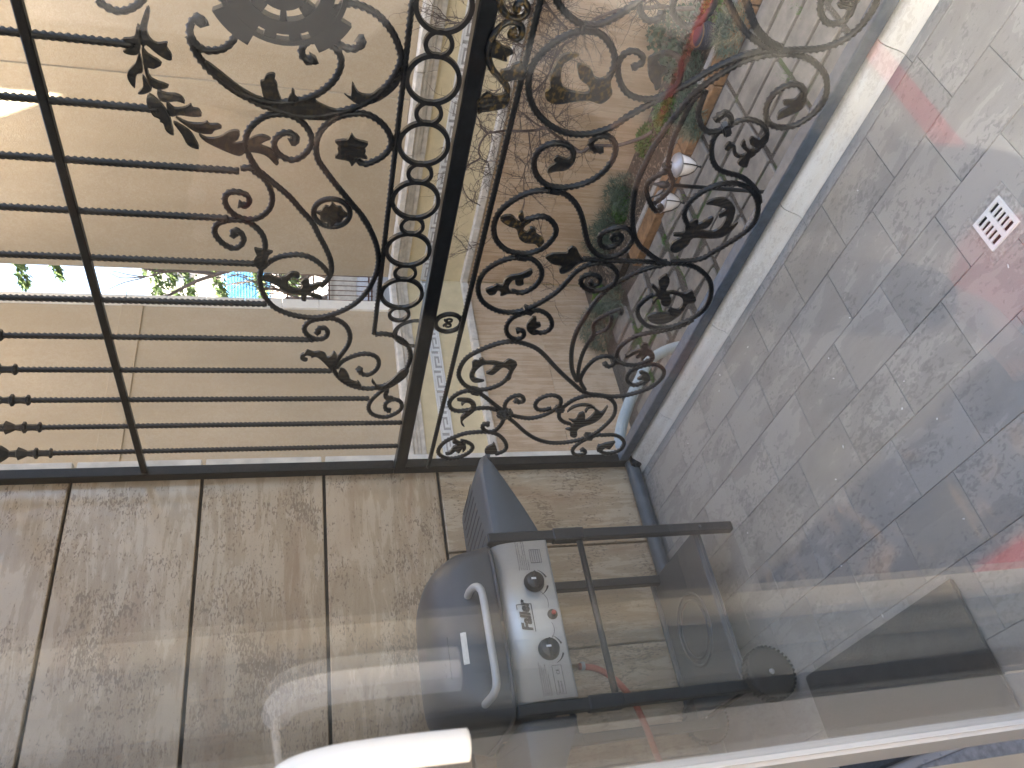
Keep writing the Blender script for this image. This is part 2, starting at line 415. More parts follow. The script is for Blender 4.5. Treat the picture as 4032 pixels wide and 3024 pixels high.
# ---------- own building: balcony, side wall, facade and the room behind the window
bal = link('balcony_floor', boxmesh(4.75, 1.66, .17, M['floor_grout']), None, (2.05, -.785, -.089)); tag(bal, kind='structure')
rows = [-.114, -.292, -.472, -.648, -.817, -.99, -1.165, -1.34, -1.515]
ph = [1.59, 1.484, 1.381, 1.505, 1.40, 1.52, 1.43, 1.54]
PX = .2365
for j in range(8):
    y0, y1 = rows[j], rows[j+1]
    me = boxmesh(PX-.0016, abs(y1-y0)-.0016, .012, M['floor_tile'], .0008)
    x0 = ph[j] % PX-PX
    k = 0
    while x0+PX*k < 3.4:
        a = max(x0+PX*k, .003); b = x0+PX*(k+1)
        if b-a > .02:
            z = -.006+random.uniform(-.0006, .0006)
            if b-a < PX-.001: link('floor_tile', boxmesh(b-a-.0016, abs(y1-y0)-.0016, .012, M['floor_tile'], .0008), bal, ((a+b)/2, (y0+y1)/2, z))
            else: link('floor_tile', me, bal, ((a+b)/2, (y0+y1)/2, z))
        k += 1
kp = [(-.0735, .0008), (-.066, .004), (-.056, .014), (-.049, .029), (-.040, .042), (-.026, .050), (.000, .051), (.020, .045), (.033, .036), (.040, .020), (.041, -.10), (-.0735, -.03)]
kx = [.004, .427, .966, 1.505, 2.044, 2.583, 3.122, 3.66]
for a, b in zip(kx, kx[1:]):
    n = len(kp); V = []; Fc = []
    for x in (a+.0012, b-.0012): V += [(x, y, z) for y, z in kp]
    for i in range(n): Fc.append((i, (i+1) % n, n+(i+1) % n, n+i))
    V += V[:2*n]; Fc += [tuple(range(3*n-1, 2*n-1, -1)), tuple(range(3*n, 4*n))]
    me = mesh(V, Fc, M['kerb']); bm = bmesh.new(); bm.from_mesh(me); bmesh.ops.recalc_face_normals(bm, faces=bm.faces); bm.to_mesh(me); bm.free()
    for p in me.polygons: p.use_smooth = abs(p.normal.x) < .5
    link('kerb_stone', me, bal)
for a, b in zip(kx, kx[1:]): box('border_tile', a+.0008, b-.0008, -.1128, -.0745, -.012, .0003, M['floor_tile'], bal, .0006)
side = thing('side_wall', 'travertine clad side wall of the balcony behind the grill', 'wall', (0, -.8, 0))
box('wall_core', -.32, -.024, -1.62, .034, -.17, 13.0, M['grout'], side)
zz = [.0, .914, 1.383, 1.848, 2.314, 2.78, 3.25, 3.72, 4.19, 4.66, 5.13, 5.6, 6.07]
ends = [.046, -.391, -.815, -1.235, -1.60]
for a, b in zip(ends, ends[1:]): box('wall_slab', -.024, 0, b+.004, a-.004, .004, zz[1]-.006, M['wall_slab_low'], side, .003)
for z0, z1 in zip(zz[1:], zz[2:]):
    box('wall_slab', -.024, 0, -1.60, .046, z0+.006, z1-.006, M['wall_slab'], side, .003)
    # end faces of the slabs seen past the railing
    box('edge_slab', -.30, -.006, .048, .080, z0+.008, z1-.008, M['white_stone'], side, .003)
box('edge_slab', -.30, -.006, .048, .080, .0, .906, M['white_stone'], side, .003)
WY = -1.575                      # window pane plane
own = thing('own_facade', 'plastered facade of the room the picture is taken from', 'wall', (2.0, -1.6, 0))
box('facade_wall', .002, 1.619, -1.68, -1.605, -.17, 13.0, M['plaster'], own)
box('facade_wall', 1.62, 3.75, -1.68, -1.604, 2.36, 13.0, M['plaster'], own)
box('facade_wall', 3.751, 9.0, -1.68, -1.605, -.17, 13.0, M['plaster'], own)
box('side_sun_block', -5.565, -.33, -9.0, -.35, GZ-.04, 13.0, M['plaster'], own)  # unseen mass added to keep the sun off the facing house
box('room_floor', .0, 6.0, -5.6, -1.682, -.17, -.012, M['concrete'], own)
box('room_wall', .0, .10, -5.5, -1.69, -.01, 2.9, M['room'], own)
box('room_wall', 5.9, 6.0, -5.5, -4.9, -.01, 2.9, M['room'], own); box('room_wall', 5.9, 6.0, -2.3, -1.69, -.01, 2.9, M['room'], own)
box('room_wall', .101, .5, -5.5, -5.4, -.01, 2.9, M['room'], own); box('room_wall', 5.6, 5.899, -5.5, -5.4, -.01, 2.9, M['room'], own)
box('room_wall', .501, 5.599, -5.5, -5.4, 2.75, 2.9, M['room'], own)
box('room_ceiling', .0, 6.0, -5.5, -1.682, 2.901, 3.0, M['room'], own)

# ---------- carpet lying in the room
def carpet_mat():
    m, nt, b = new_mat('red_carpet')
    tc = N(nt, 'ShaderNodeTexCoord').outputs['Object']
    sx = N(nt, 'ShaderNodeSeparateXYZ'); nt.links.new(tc, sx.inputs[0])
    ay = N(nt, 'ShaderNodeMath', op='ABSOLUTE'); nt.links.new(sx.outputs[1], ay.inputs[0])
    mn = N(nt, 'ShaderNodeMath', op='SUBTRACT'); mn.inputs[0].default_value = 1.16; nt.links.new(ay.outputs[0], mn.inputs[1])
    f = noise(nt, tc, 7, 5, .6, 1.2); h = noise(nt, tc, 9, 3)
    dark = ramp(nt, f, [(.40, (.025, .028, .04)), (.55, (.05, .05, .055)), (.62, (.22, .16, .11))])
    fld = ramp(nt, f, [(.36, (.12, .112, .10)), (.50, (.22, .207, .182)), (.66, (.29, .272, .235))])
    for x0 in (-.41, .75):
        cp = N(nt, 'ShaderNodeMath', op='COMPARE'); nt.links.new(sx.outputs[0], cp.inputs[0]); cp.inputs[1].default_value = x0; cp.inputs[2].default_value = .028
        gt = N(nt, 'ShaderNodeMath', op='GREATER_THAN'); nt.links.new(sx.outputs[1], gt.inputs[0]); gt.inputs[1].default_value = -.16
        ml = N(nt, 'ShaderNodeMath', op='MULTIPLY'); nt.links.new(cp.outputs[0], ml.inputs[0]); nt.links.new(gt.outputs[0], ml.inputs[1])
        fld = mix(nt, ml.outputs[0], fld, (.34, .042, .035))
    ds = N(nt, 'ShaderNodeVectorMath', op='DISTANCE'); nt.links.new(tc, ds.inputs[0]); ds.inputs[1].default_value = (-.50, .60, 0)
    fld = mix(nt, ramp(nt, ds.outputs['Value'], [(.13, 1.0), (.135, 0.0)]), fld, (.34, .042, .035))
    fld = mix(nt, ramp(nt, mn.outputs[0], [(.42, 0.0), (.425, 1.0)]), dark, fld)
    border = mix(nt, ramp(nt, mn.outputs[0], [(.07, 0.0), (.075, 1.0)]), (.36, .045, .04), fld)
    inn = ramp(nt, mn.outputs[0], [(.0, 0.0), (.01, 0.0)]); fld = (.50, .055, .05)
    nt.links.new(mix(nt, inn, border, fld), b.inputs['Base Color']); b.inputs['Roughness'].default_value = .95
    bump(nt, b, h, .3); return m
car = thing('carpet', 'red bordered fringed carpet on the room floor, mirrored in the window pane', 'carpet', (2.4, -3.04, -.012))
link('carpet_pile', boxmesh(3.6, 2.32, .012, carpet_mat(), .003), car, (2.4, -3.04, -.005))
bm = bmesh.new()
for k in range(240):
    x = .61+3.57*k/239
    for y, s in ((-1.88, 1), (-4.20, -1)):
        add_box(bm, x+random.uniform(-.002, .002), x+.006, min(y, y+s*.075), max(y, y+s*.075), -.0115, -.006)
o = link('fringe', bmmesh(bm, plain('fringe_thread', (.66, .64, .60), .9)), car)
# ============================================================ WROUGHT IRON BALCONY GRILLE (all in the plane y = 0)
grille = thing('iron_balcony_grille', 'black wrought iron balcony railing and grille with scrolls, leaves and twisted bars', 'grille', (1.0, 0, 0))
TW = 100.0
YLOW = -.030     # the lower panel is welded to the front of the rails
MIRX = 1.985
parts = []
def sweep(name, s, r=.0088, curl=(0, 0), mat='iron', yoff=0.0, step=.006, twist=TW, parent=None):
    p0 = planepts(s)
    if sum(a.y for a in p0)/len(p0) < 1.06: yoff += YLOW; p0 = planepts(s, YLOW)
    p = resample(catmull(p0), step); n = len(p)
    P = [Vector((a.x, yoff, a.y)) for a in p]
    rr = []
    for i in range(n):
        k = 1.0
        d0 = i*step; d1 = (n-1-i)*step
        if curl[0] and d0 < .03: k = 1+curl[0]*(1-d0/.03)
        if curl[1] and d1 < .03: k = max(k, 1+curl[1]*(1-d1/.03))
        rr.append(r*k)
    # a forged bar lies a little over its neighbours: tiny random offset keeps crossings clean
    V, Fc = tube(P, rr, 8, twist, True, updir=(0, 1, 0), soft=True)
    o = link(name, mesh(V, Fc, M[mat], True), parent or grille); parts.append(o); return o
def leaf(name, s, mat='iron_soft', th=.008, yoff=-.004, relief=.004):
    p0 = planepts(s)
    if sum(a.y for a in p0)/len(p0) < 1.06: yoff += YLOW; p0 = planepts(s, YLOW)
    p = catmull(p0, True, 3)
    q = [p[0]]
    for a in p[1:]:
        if (a-q[-1]).length > .0022: q.append(a)
    if (q[0]-q[-1]).length < .0022: q.pop()
    bm = bmesh.new()
    vs = [bm.verts.new((a.x, yoff-th/2, a.y)) for a in q]
    f = bm.faces.new(vs); f.normal_update()
    if f.normal.y > 0: bmesh.ops.reverse_faces(bm, faces=[f])
    ex = bmesh.ops.extrude_face_region(bm, geom=[f])
    nv = [v for v in ex['geom'] if isinstance(v, bmesh.types.BMVert)]
    nf = [v for v in ex['geom'] if isinstance(v, bmesh.types.BMFace)]
    bmesh.ops.translate(bm, verts=nv, vec=(0, th, 0))
    fr = [ff for ff in bm.faces if len(ff.verts) == len(q) and ff.calc_center_median().y < yoff]
    if fr: bmesh.ops.inset_region(bm, faces=fr, thickness=.0016, depth=.0028, use_even_offset=False)
    o = link(name, bmmesh(bm, M[mat]), grille); parts.append(o); return o
def ring(name, cx, cz, R1, r, n=40, mat='iron', flat=False, y=0.0, twist=0):
    P = [Vector((cx+R1*math.cos(2*math.pi*k/n), y, cz+R1*math.sin(2*math.pi*k/n))) for k in range(n)]
    V = []; Fc = []
    ns = 8 if not flat else 4
    for k in range(n):
        a = 2*math.pi*k/n; ca, sa = math.cos(a), math.sin(a)
        for j in range(ns):
            b = 2*math.pi*j/ns+(math.pi/4 if flat else 0)+twist*a
            rr = r*(1.25 if flat else 1)
            dr = rr*math.cos(b); dy = rr*math.sin(b)*(1.0 if not flat else .95)
            V.append((cx+(R1+dr)*ca, y+dy, cz+(R1+dr)*sa))
    for k in range(n):
        for j in range(ns): Fc.append((k*ns+j, k*ns+(j+1) % ns, ((k+1) % n)*ns+(j+1) % ns, ((k+1) % n)*ns+j))
    o = link(name, mesh(V, Fc, M[mat], not flat), grille); return o
def bar(name, x0, z0, x1, z1, r, twist=TW, mat='iron', y=0.0):
    a, b = Vector((x0, y, z0)), Vector((x1, y, z1)); n = max(2, int((b-a).length/.006))
    V, Fc = tube([a.lerp(b, i/n) for i in range(n+1)], r, 8, twist, True, updir=(0, 1, 0), soft=True)
    return link(name, mesh(V, Fc, M[mat], True), grille)
# frame
RX1 = 4.2
box('top_rail', .045, RX1, -.023, .023, 1.052, 1.098, M['rail'], grille, .004)
box('bottom_rail', .052, RX1, -.021, .029, .057, .101, M['bottom_rail'], grille, .004)
box('wall_post', .0015, .046, -.021, .021, 1.10, 3.6, M['rail'], grille, .003)
box('wall_post', .0015, .050, -.0215, .0215, .03, 1.099, M['rail'], grille, .003)
bp = boxmesh(.085, .10, .05, M['iron'], .012); link('foot_block', bp, grille, (.048, -.012, .030))
box('cross_bar', .0465, RX1, -.011, .011, 2.043, 2.065, M['rail'], grille, .003)
box('high_bar', .0465, RX1, -.016, .016, 3.20, 3.232, M['rail'], grille, .003)
bar('twisted_rail', .055, .9625, RX1, .9625, .0098, y=YLOW+.004)
bar('twisted_rail', .858, 1.245, RX1, 1.245, .0088)
# upright twisted bars with leafed collars
ends_z = [1.841, 1.81, 1.637, 1.673, 1.606, 1.581, 1.435, 1.374, 1.234, 1.0985, 1.0985]
xs = [1.807, 1.647, 1.483, 1.322, 1.156, .987, .823, .660, .499, .343, .181]
clp = [(.0095, 0), (.017, .003), (.019, .010), (.013, .016), (.011, .030), (.012, .046), (.020, .050), (.021, .058), (.013, .064), (.010, .082), (.013, .088), (.019, .10), (.024, .112), (.014, .118), (.011, .14),
       (.020, .15), (.030, .165), (.034, .19), (.026, .22), (.022, .25), (.012, .27), (.010, .29)]
clm = lathe(clp, 6, M['iron'], False)
for x, z in zip(xs, ends_z):
    bar('upright_bar', x, z, x, 3.2, .0104)
    link('collar', clm, grille, (x, 0, 2.338))
for k in range(1, 12):
    x = 2*MIRX-xs[k-1] if k <= 8 else None
    if x and x < RX1: bar('upright_bar', x, ends_z[k-1], x, 3.2, .0104); link('collar', clm, grille, (x, 0, 2.338))
# row of rings on the top rail
k = 0; x = 1.983
while x > .95:
    ring('rail_ring', x, 1.172, .064, .0068, 44, flat=True); ring('small_ring', x-.0935, 1.171, .0315, .0062, 28, flat=True); x -= .1866
V, Fc = tube([Vector((.862+.064*math.cos(a), 0, 1.103+.072*math.sin(a))) for a in [math.pi*i/20 for i in range(21)]], .0085, 4, 0, True, updir=(0, 1, 0))
link('half_ring', mesh(V, Fc, M['iron']), grille)
for i in range(1, 6):
    ring('rail_ring', 1.983+.1866*i, 1.172, .064, .0068, 44, flat=True); ring('small_ring', 1.983+.1866*i-.0935, 1.171, .0315, .0062, 28, flat=True)
# small ring with two curls under the rail
ring('scroll_ring', .931, 1.006, .043, .0085, 32, twist=6, y=-.012)
for sgn in (1, -1):
    P = [Vector((.931+sgn*.013+.011*(1-t*.6)*math.cos(1.2+t*7.5)*sgn, -.012, 1.006+.014*(1-t*.55)*math.sin(1.2+t*7.5))) for t in [i/26 for i in range(27)]]
    V, Fc = tube(P, .0042, 5, 0, True, updir=(0, 1, 0)); link('curl', mesh(V, Fc, M['iron'], True), grille)

SW = [  # upper scrolls
 ('G 1240,725 1360,720 1450,770 1560,860 1760,1030 1900,1190 2010,1310 S 1260,220 1330,350 1383,480 1392,600 1350,690 1280,760', .0088, 0, 0),
 ('G 1790,440 1835,400 1790,345 1700,340 1620,395 1598,470 1640,560 1730,620 1820,630 1920,580 1990,490 2008,420 1980,320 1900,220 1790,152 1660,132 1520,150 1400,220 1320,310 1290,400 1290,490 1320,575 1360,650 1440,770', .0085, .7, 0),
 ('G 1360,740 1500,850 1560,960 1578,1060 1550,1160 1470,1240 1370,1278 1250,1270 1140,1210 1072,1120 1062,1040 1110,985 1200,982 1290,1010 1328,1070 1300,1125 1210,1112', .0085, 0, .35),
 ('G 1165,1462 1160,1412 1215,1412 1262,1475 1258,1535 1200,1588 1120,1590 1020,1530 950,1430 972,1340 1060,1300 1180,1285 1310,1310 1400,1370 1470,1450 1500,1540 S 672,330 665,440 640,520 618,620 612,700 632,800 682,900 760,990 880,1052 1020,1090 1160,1108 1300,1100 1430,1065 1560,1010 1680,930 1780,820 1850,700 1890,590 1905,480 1890,350 1850,230 1790,110 1720,0 H 980,1380 900,1250 790,1120 690,1000 600,890 500,760 420,640 397,530 402,430 442,330 520,240 640,165 790,132 930,135 1050,190 1150,280 1208,390 1207,480 1160,560 1080,622 1000,660 930,680 860,652 820,600', .0088, .5, 0),
 ('S 640,570 720,500 820,450 930,430 1040,425 1150,450 1250,510 1320,575 1372,645', .0085, 0, 0),
 ('S 1240,1275 1265,1222 1330,1228 1352,1280 1312,1330 1230,1342 1150,1312 1100,1250 1110,1190 1170,1140 1270,1120 1390,1115 1490,1150 1560,1210 1595,1300 1580,1390 1530,1470 1470,1550 1420,1640 B 335,1440 400,1510 500,1570 620,1600 740,1600 860,1570 980,1510 1080,1420 1138,1310 1148,1220 1120,1140 1060,1080 960,1030 860,1008 765,1012', .0088, .4, 0),
 ('B 590,1385 615,1440 690,1450 770,1400 803,1330 780,1262 700,1227 600,1227 490,1260 400,1310 345,1375', .0085, .6, 0),
 ('5 300,845 240,890 190,940 175,990 205,1030 280,1045 350,1020 388,985 380,945 330,930 287,955 285,992 315,1005', .0085, 0, .4),
 ('E 530,262 520,200 450,210 405,290 410,380 470,480 560,540 670,547 780,520 870,440 908,340 905,250 870,150 820,60 770,0 720,-90', .0088, .8, 0),
 ('E 395,400 450,530 510,630 600,740 720,850 850,950 1000,1030 1150,1080 1300,1108 1450,1110 1600,1090 1750,1040 1880,960 1980,860 2040,740 2050,640 2010,550 1930,480 1830,435 1740,432 1660,470 1620,540 1640,620 1710,655 1760,625', .0090, 0, .7),
 ('E 900,985 1150,1120 1300,1175 1450,1222 1600,1258 1800,1260 2000,1222 2 50,705 150,665 250,595 330,505 380,400 375,320 330,210 250,110 160,50 60,20 E 2080,50 1980,110 1925,200 1930,300 1980,420 2060,500 2150,528 2 100,308 130,272 112,245', .0090, 0, .6),
 ('1 625,0 680,40 750,70 820,65 880,35 920,0 950,-60', .0085, 0, 0),
 # lower panel
 ('2 1360,-60 1390,0 1430,60 1490,120 1560,160 1640,165 1720,140 1810,90 1880,40 1940,0 2000,-60', .0092, 0, 0),
 ('2 1690,535 1745,480 1770,400 1755,320 1700,240 1620,202 1500,215 1400,260 1310,330 1250,400 1217,480 1210,580 1230,670 1280,750 1360,820 1450,860 1550,873 1650,860 1760,820 1880,740 D 960,1000 1150,900 1350,780 1550,680 1750,600 1950,560 Q 700,555 850,552 1000,545 1150,538 1300,500 1450,430 1600,310 1700,190 1770,80 1800,0 1815,-80', .0092, 0, 0),
 ('2 1880,440 1940,412 1952,370 1900,332 1840,345 1797,400 1790,470 1812,550 1860,610 1940,640 2030,638 2110,600 2180,540 2197,460 2190,390 2150,352 2090,345 2040,372 2012,430', .0085, .2, 0),
 ('D 2050,590 1900,620 1700,685 1450,830 1250,970 1130,1080 1030,1210 930,1330 830,1480 A 740,510 660,680 590,830 542,1000 522,1200 527,1350 547,1470 600,1570 680,1640 M 2120,165 F 1106,110 1200,112', .0090, 0, 0),
 ('D 1270,1000 1180,1090 A 1120,90 1050,230 975,390 930,540 905,690', .0082, 0, 0),
 ('A 900,700 885,760 790,815 700,880 672,960 700,1070 745,1160 790,1195 835,1170 825,1135', .0082, .7, .2),
 ('A 900,720 935,800 962,870 950,930 900,990 830,1060 760,1110', .0078, 0, 0),
 ('A 1140,1370 1087,1250 1110,1150 1180,1060 1290,980 1420,920 1560,892 1680,900 1790,950 1860,1030 1890,1130 1882,1230 1842,1320 1760,1410 1650,1490 1520,1570 1400,1640 F 1700,70 1500,102 1250,112', .0088, 0, 0),
 ('A 1530,300 1430,360 1390,460 1382,560 1402,660 1460,740 1560,782 1680,812 1770,862 1850,940 1900,1030 1910,1100', .0085, 0, 0),
 ('A 1320,-120 1245,90 1247,190 1282,280 1342,330 1430,330 1510,300 1590,240 1590,170 1540,122 1480,150 1435,205', .0088, 0, .5),
 ('A 1520,305 1600,250 1700,207 1820,202 1920,240 1972,300 1982,380 1950,450 1880,520 1800,595', .0085, 0, 0),
 ('Q 985,1090 1012,1000 960,932 880,922 780,950 690,1010 622,1100 592,1200 602,1300 650,1360 740,1388 850,1383 960,1340 1080,1260 1180,1160 1240,1050 1256,940 1240,830 1180,740 1090,660 980,612 850,590 660,595', .0090, 0, 0),
 ('Q 150,-60 230,120 300,250 400,380 520,470 640,540', .0090, 0, 0),
 ('Q 350,-60 420,150 470,280 540,380 640,470 760,522', .0105, 0, 0),
 ('Q 1215,-50 1182,80 1202,180 1260,250 1350,262 1440,230 1510,150 1540,60 1500,-20', .0088, 0, 0),
 ('D 592,40 620,150 680,218 760,222 830,182 838,125', .0085, 0, .3),
 ('D 1020,-60 955,60 972,160 1050,258 1150,290 1260,240 1350,150 1410,50 1425,-40', .0088, 0, 0),
 ('K 1585,530 1490,522 1450,462 1490,402 1560,372 1640,380 1700,430 1722,510 1702,600 1650,690 1570,780 1470,850 1350,900 1220,930 1100,935 980,910 890,840 842,750 832,650 862,560 940,490 1040,455 1140,460 1220,492 1260,552 1250,615', .0090, .15, 0),
 ('K 690,1325 740,1290 820,1265 920,1250 1000,1280 1060,1350 1072,1420 1030,1500 950,1580 850,1630 740,1655 600,1640 510,1600 430,1520 397,1420 402,1320 450,1210 540,1120 660,1040 800,985 930,967 1060,975 1160,1002 1260,1080 1330,1190 1370,1320 1392,1430 1420,1540 M 1470,100 1540,152 1640,172 1740,150 1830,90 1900,0 K 1912,1470 1860,1392 1770,1370 1660,1392 1570,1440 1545,1500 1565,1570 1640,1590 1740,1550 1788,1480 1740,1442 1685,1470 1695,1510 1735,1500', .0092, 0, 0),
 ('F 1150,125 M 2000,220 1850,215 1640,205 1450,195 1370,190', .0088, 0, 0),
 ('M 590,540 680,560 760,540 850,480 912,390 912,310 872,240 800,190 720,178 600,180 480,215 370,270 280,350 232,450 227,550 262,640 340,710 450,760 580,775 700,755 820,710 950,640 1080,550 1180,450 1270,350 1370,280 1480,242 1600,242 1690,282 1737,350 1722,430 1660,490 1560,530 1450,540 1380,502 1342,450 1362,392 1450,360 1545,395 1542,450 1480,480 1442,452 1480,432', .0090, 0, 0),
 ('M 640,975 700,968 727,1010 690,1052 620,1062 560,1030 532,970 542,900 600,830 690,790 780,765 880,752 970,790 1022,860 1022,930 970,980 890,995 820,970', .0088, .4, 0),
 ('M 575,1330 592,1380 570,1440 510,1520 420,1575 300,1610 190,1610 90,1570 30,1500 14,1430 50,1330 120,1250 230,1190 350,1140 480,1100 600,1090 720,1110 850,1160 950,1240 1050,1350 1150,1450 1250,1540 1350,1625 O 330,832 430,842 560,860 700,850 830,820 950,780 1050,720 1120,650 1140,590 1110,540 1040,512 950,515 850,545 770,590 737,650 750,702 810,735 880,720 930,690', .0090, 0, 0),
 ('M 1300,1520 1250,1400 1240,1250 1255,1120 1300,980 1380,840 1470,700 1570,580 1680,490 1800,420 1950,340 2100,288 2212,268 F 1150,160', .0090, 0, 0),
 ('M 1310,1520 1320,1380 1360,1230 1420,1110 1460,1060', .0082, 0, 0),
 ('M 1455,1065 1485,1000 1478,920 1510,870 1570,825 1680,768 1760,742 1785,762 1770,785', .0080, .4, .2),
 ('M 1490,1010 1600,970 1665,900 1680,815', .0075, 0, 0),
 ('M 1390,1620 1345,1540 1345,1480 1400,1380 1490,1290 1590,1252 1680,1265 1722,1295 1700,1340 1640,1365 1602,1330', .0085, 0, .3),
 ('O 985,460 880,510 770,520 680,500 630,450 625,420 650,340 720,270 830,205 960,170 1100,150 1230,122 1370,75 1460,20', .0088, 0, 0),
 ('F 1000,580 860,680 782,770 772,870 822,970 920,1050 1060,1080 1220,1070 1380,1020 1530,950 1660,870 1760,770 1822,650 1842,520 1820,400 1750,300 1640,212 1500,162 1350,140 1150,145', .0092, 0, 0),
 ('N 620,382 520,385 430,410 360,460 327,520 350,580 420,605 520,595 640,575 760,575 850,600', .0088, 0, 0),
 ('N 600,378 700,440 790,510 870,572 930,615', .0088, 0, 0),
 ('N 930,620 932,540 970,480 1040,442 1110,442 1140,488 1095,510 1045,492', .0088, 0, .4),
 ('N 960,640 1080,670 1200,685 1330,660 1440,610 1525,555 1540,480 1480,440 1390,440 1300,480 1262,540 1290,590 1360,595 1440,572', .0088, 0, 0),
 ('N 950,660 1050,740 1150,830 1260,900 1380,940 1500,950 1650,935 1800,895 1920,840 2030,750 2110,660 2135,570 2110,500 2040,452 1930,435 1800,440 1680,480 1590,540 1532,600 1522,670 1570,720 1650,745', .0088, 0, 0),
 ('N 920,690 890,750 820,820 740,830 690,790 702,750 760,752', .0088, 0, .4),
 ('N 455,930 530,950 580,990 560,1040 480,1090 380,1120 280,1115 212,1070 217,1010 280,940 380,890 500,850 640,835 750,837 850,862 920,920 950,990 920,1040 830,1075', .0088, 0, 0),
 ('N 1810,900 1980,860 O 450,1285 580,1280 670,1310 710,1370 680,1430 600,1470 500,1480 432,1440 442,1390', .0085, 0, 0),
 ('N 1860,885 1740,950 1670,1020 1690,1075 1760,1080 1810,1050 1770,1022', .0085, 0, .4),
]
for s, r, c0, c1 in SW: sweep('scroll', s, r*1.1, (c0, c1), yoff=random.uniform(-.0012, .0012))
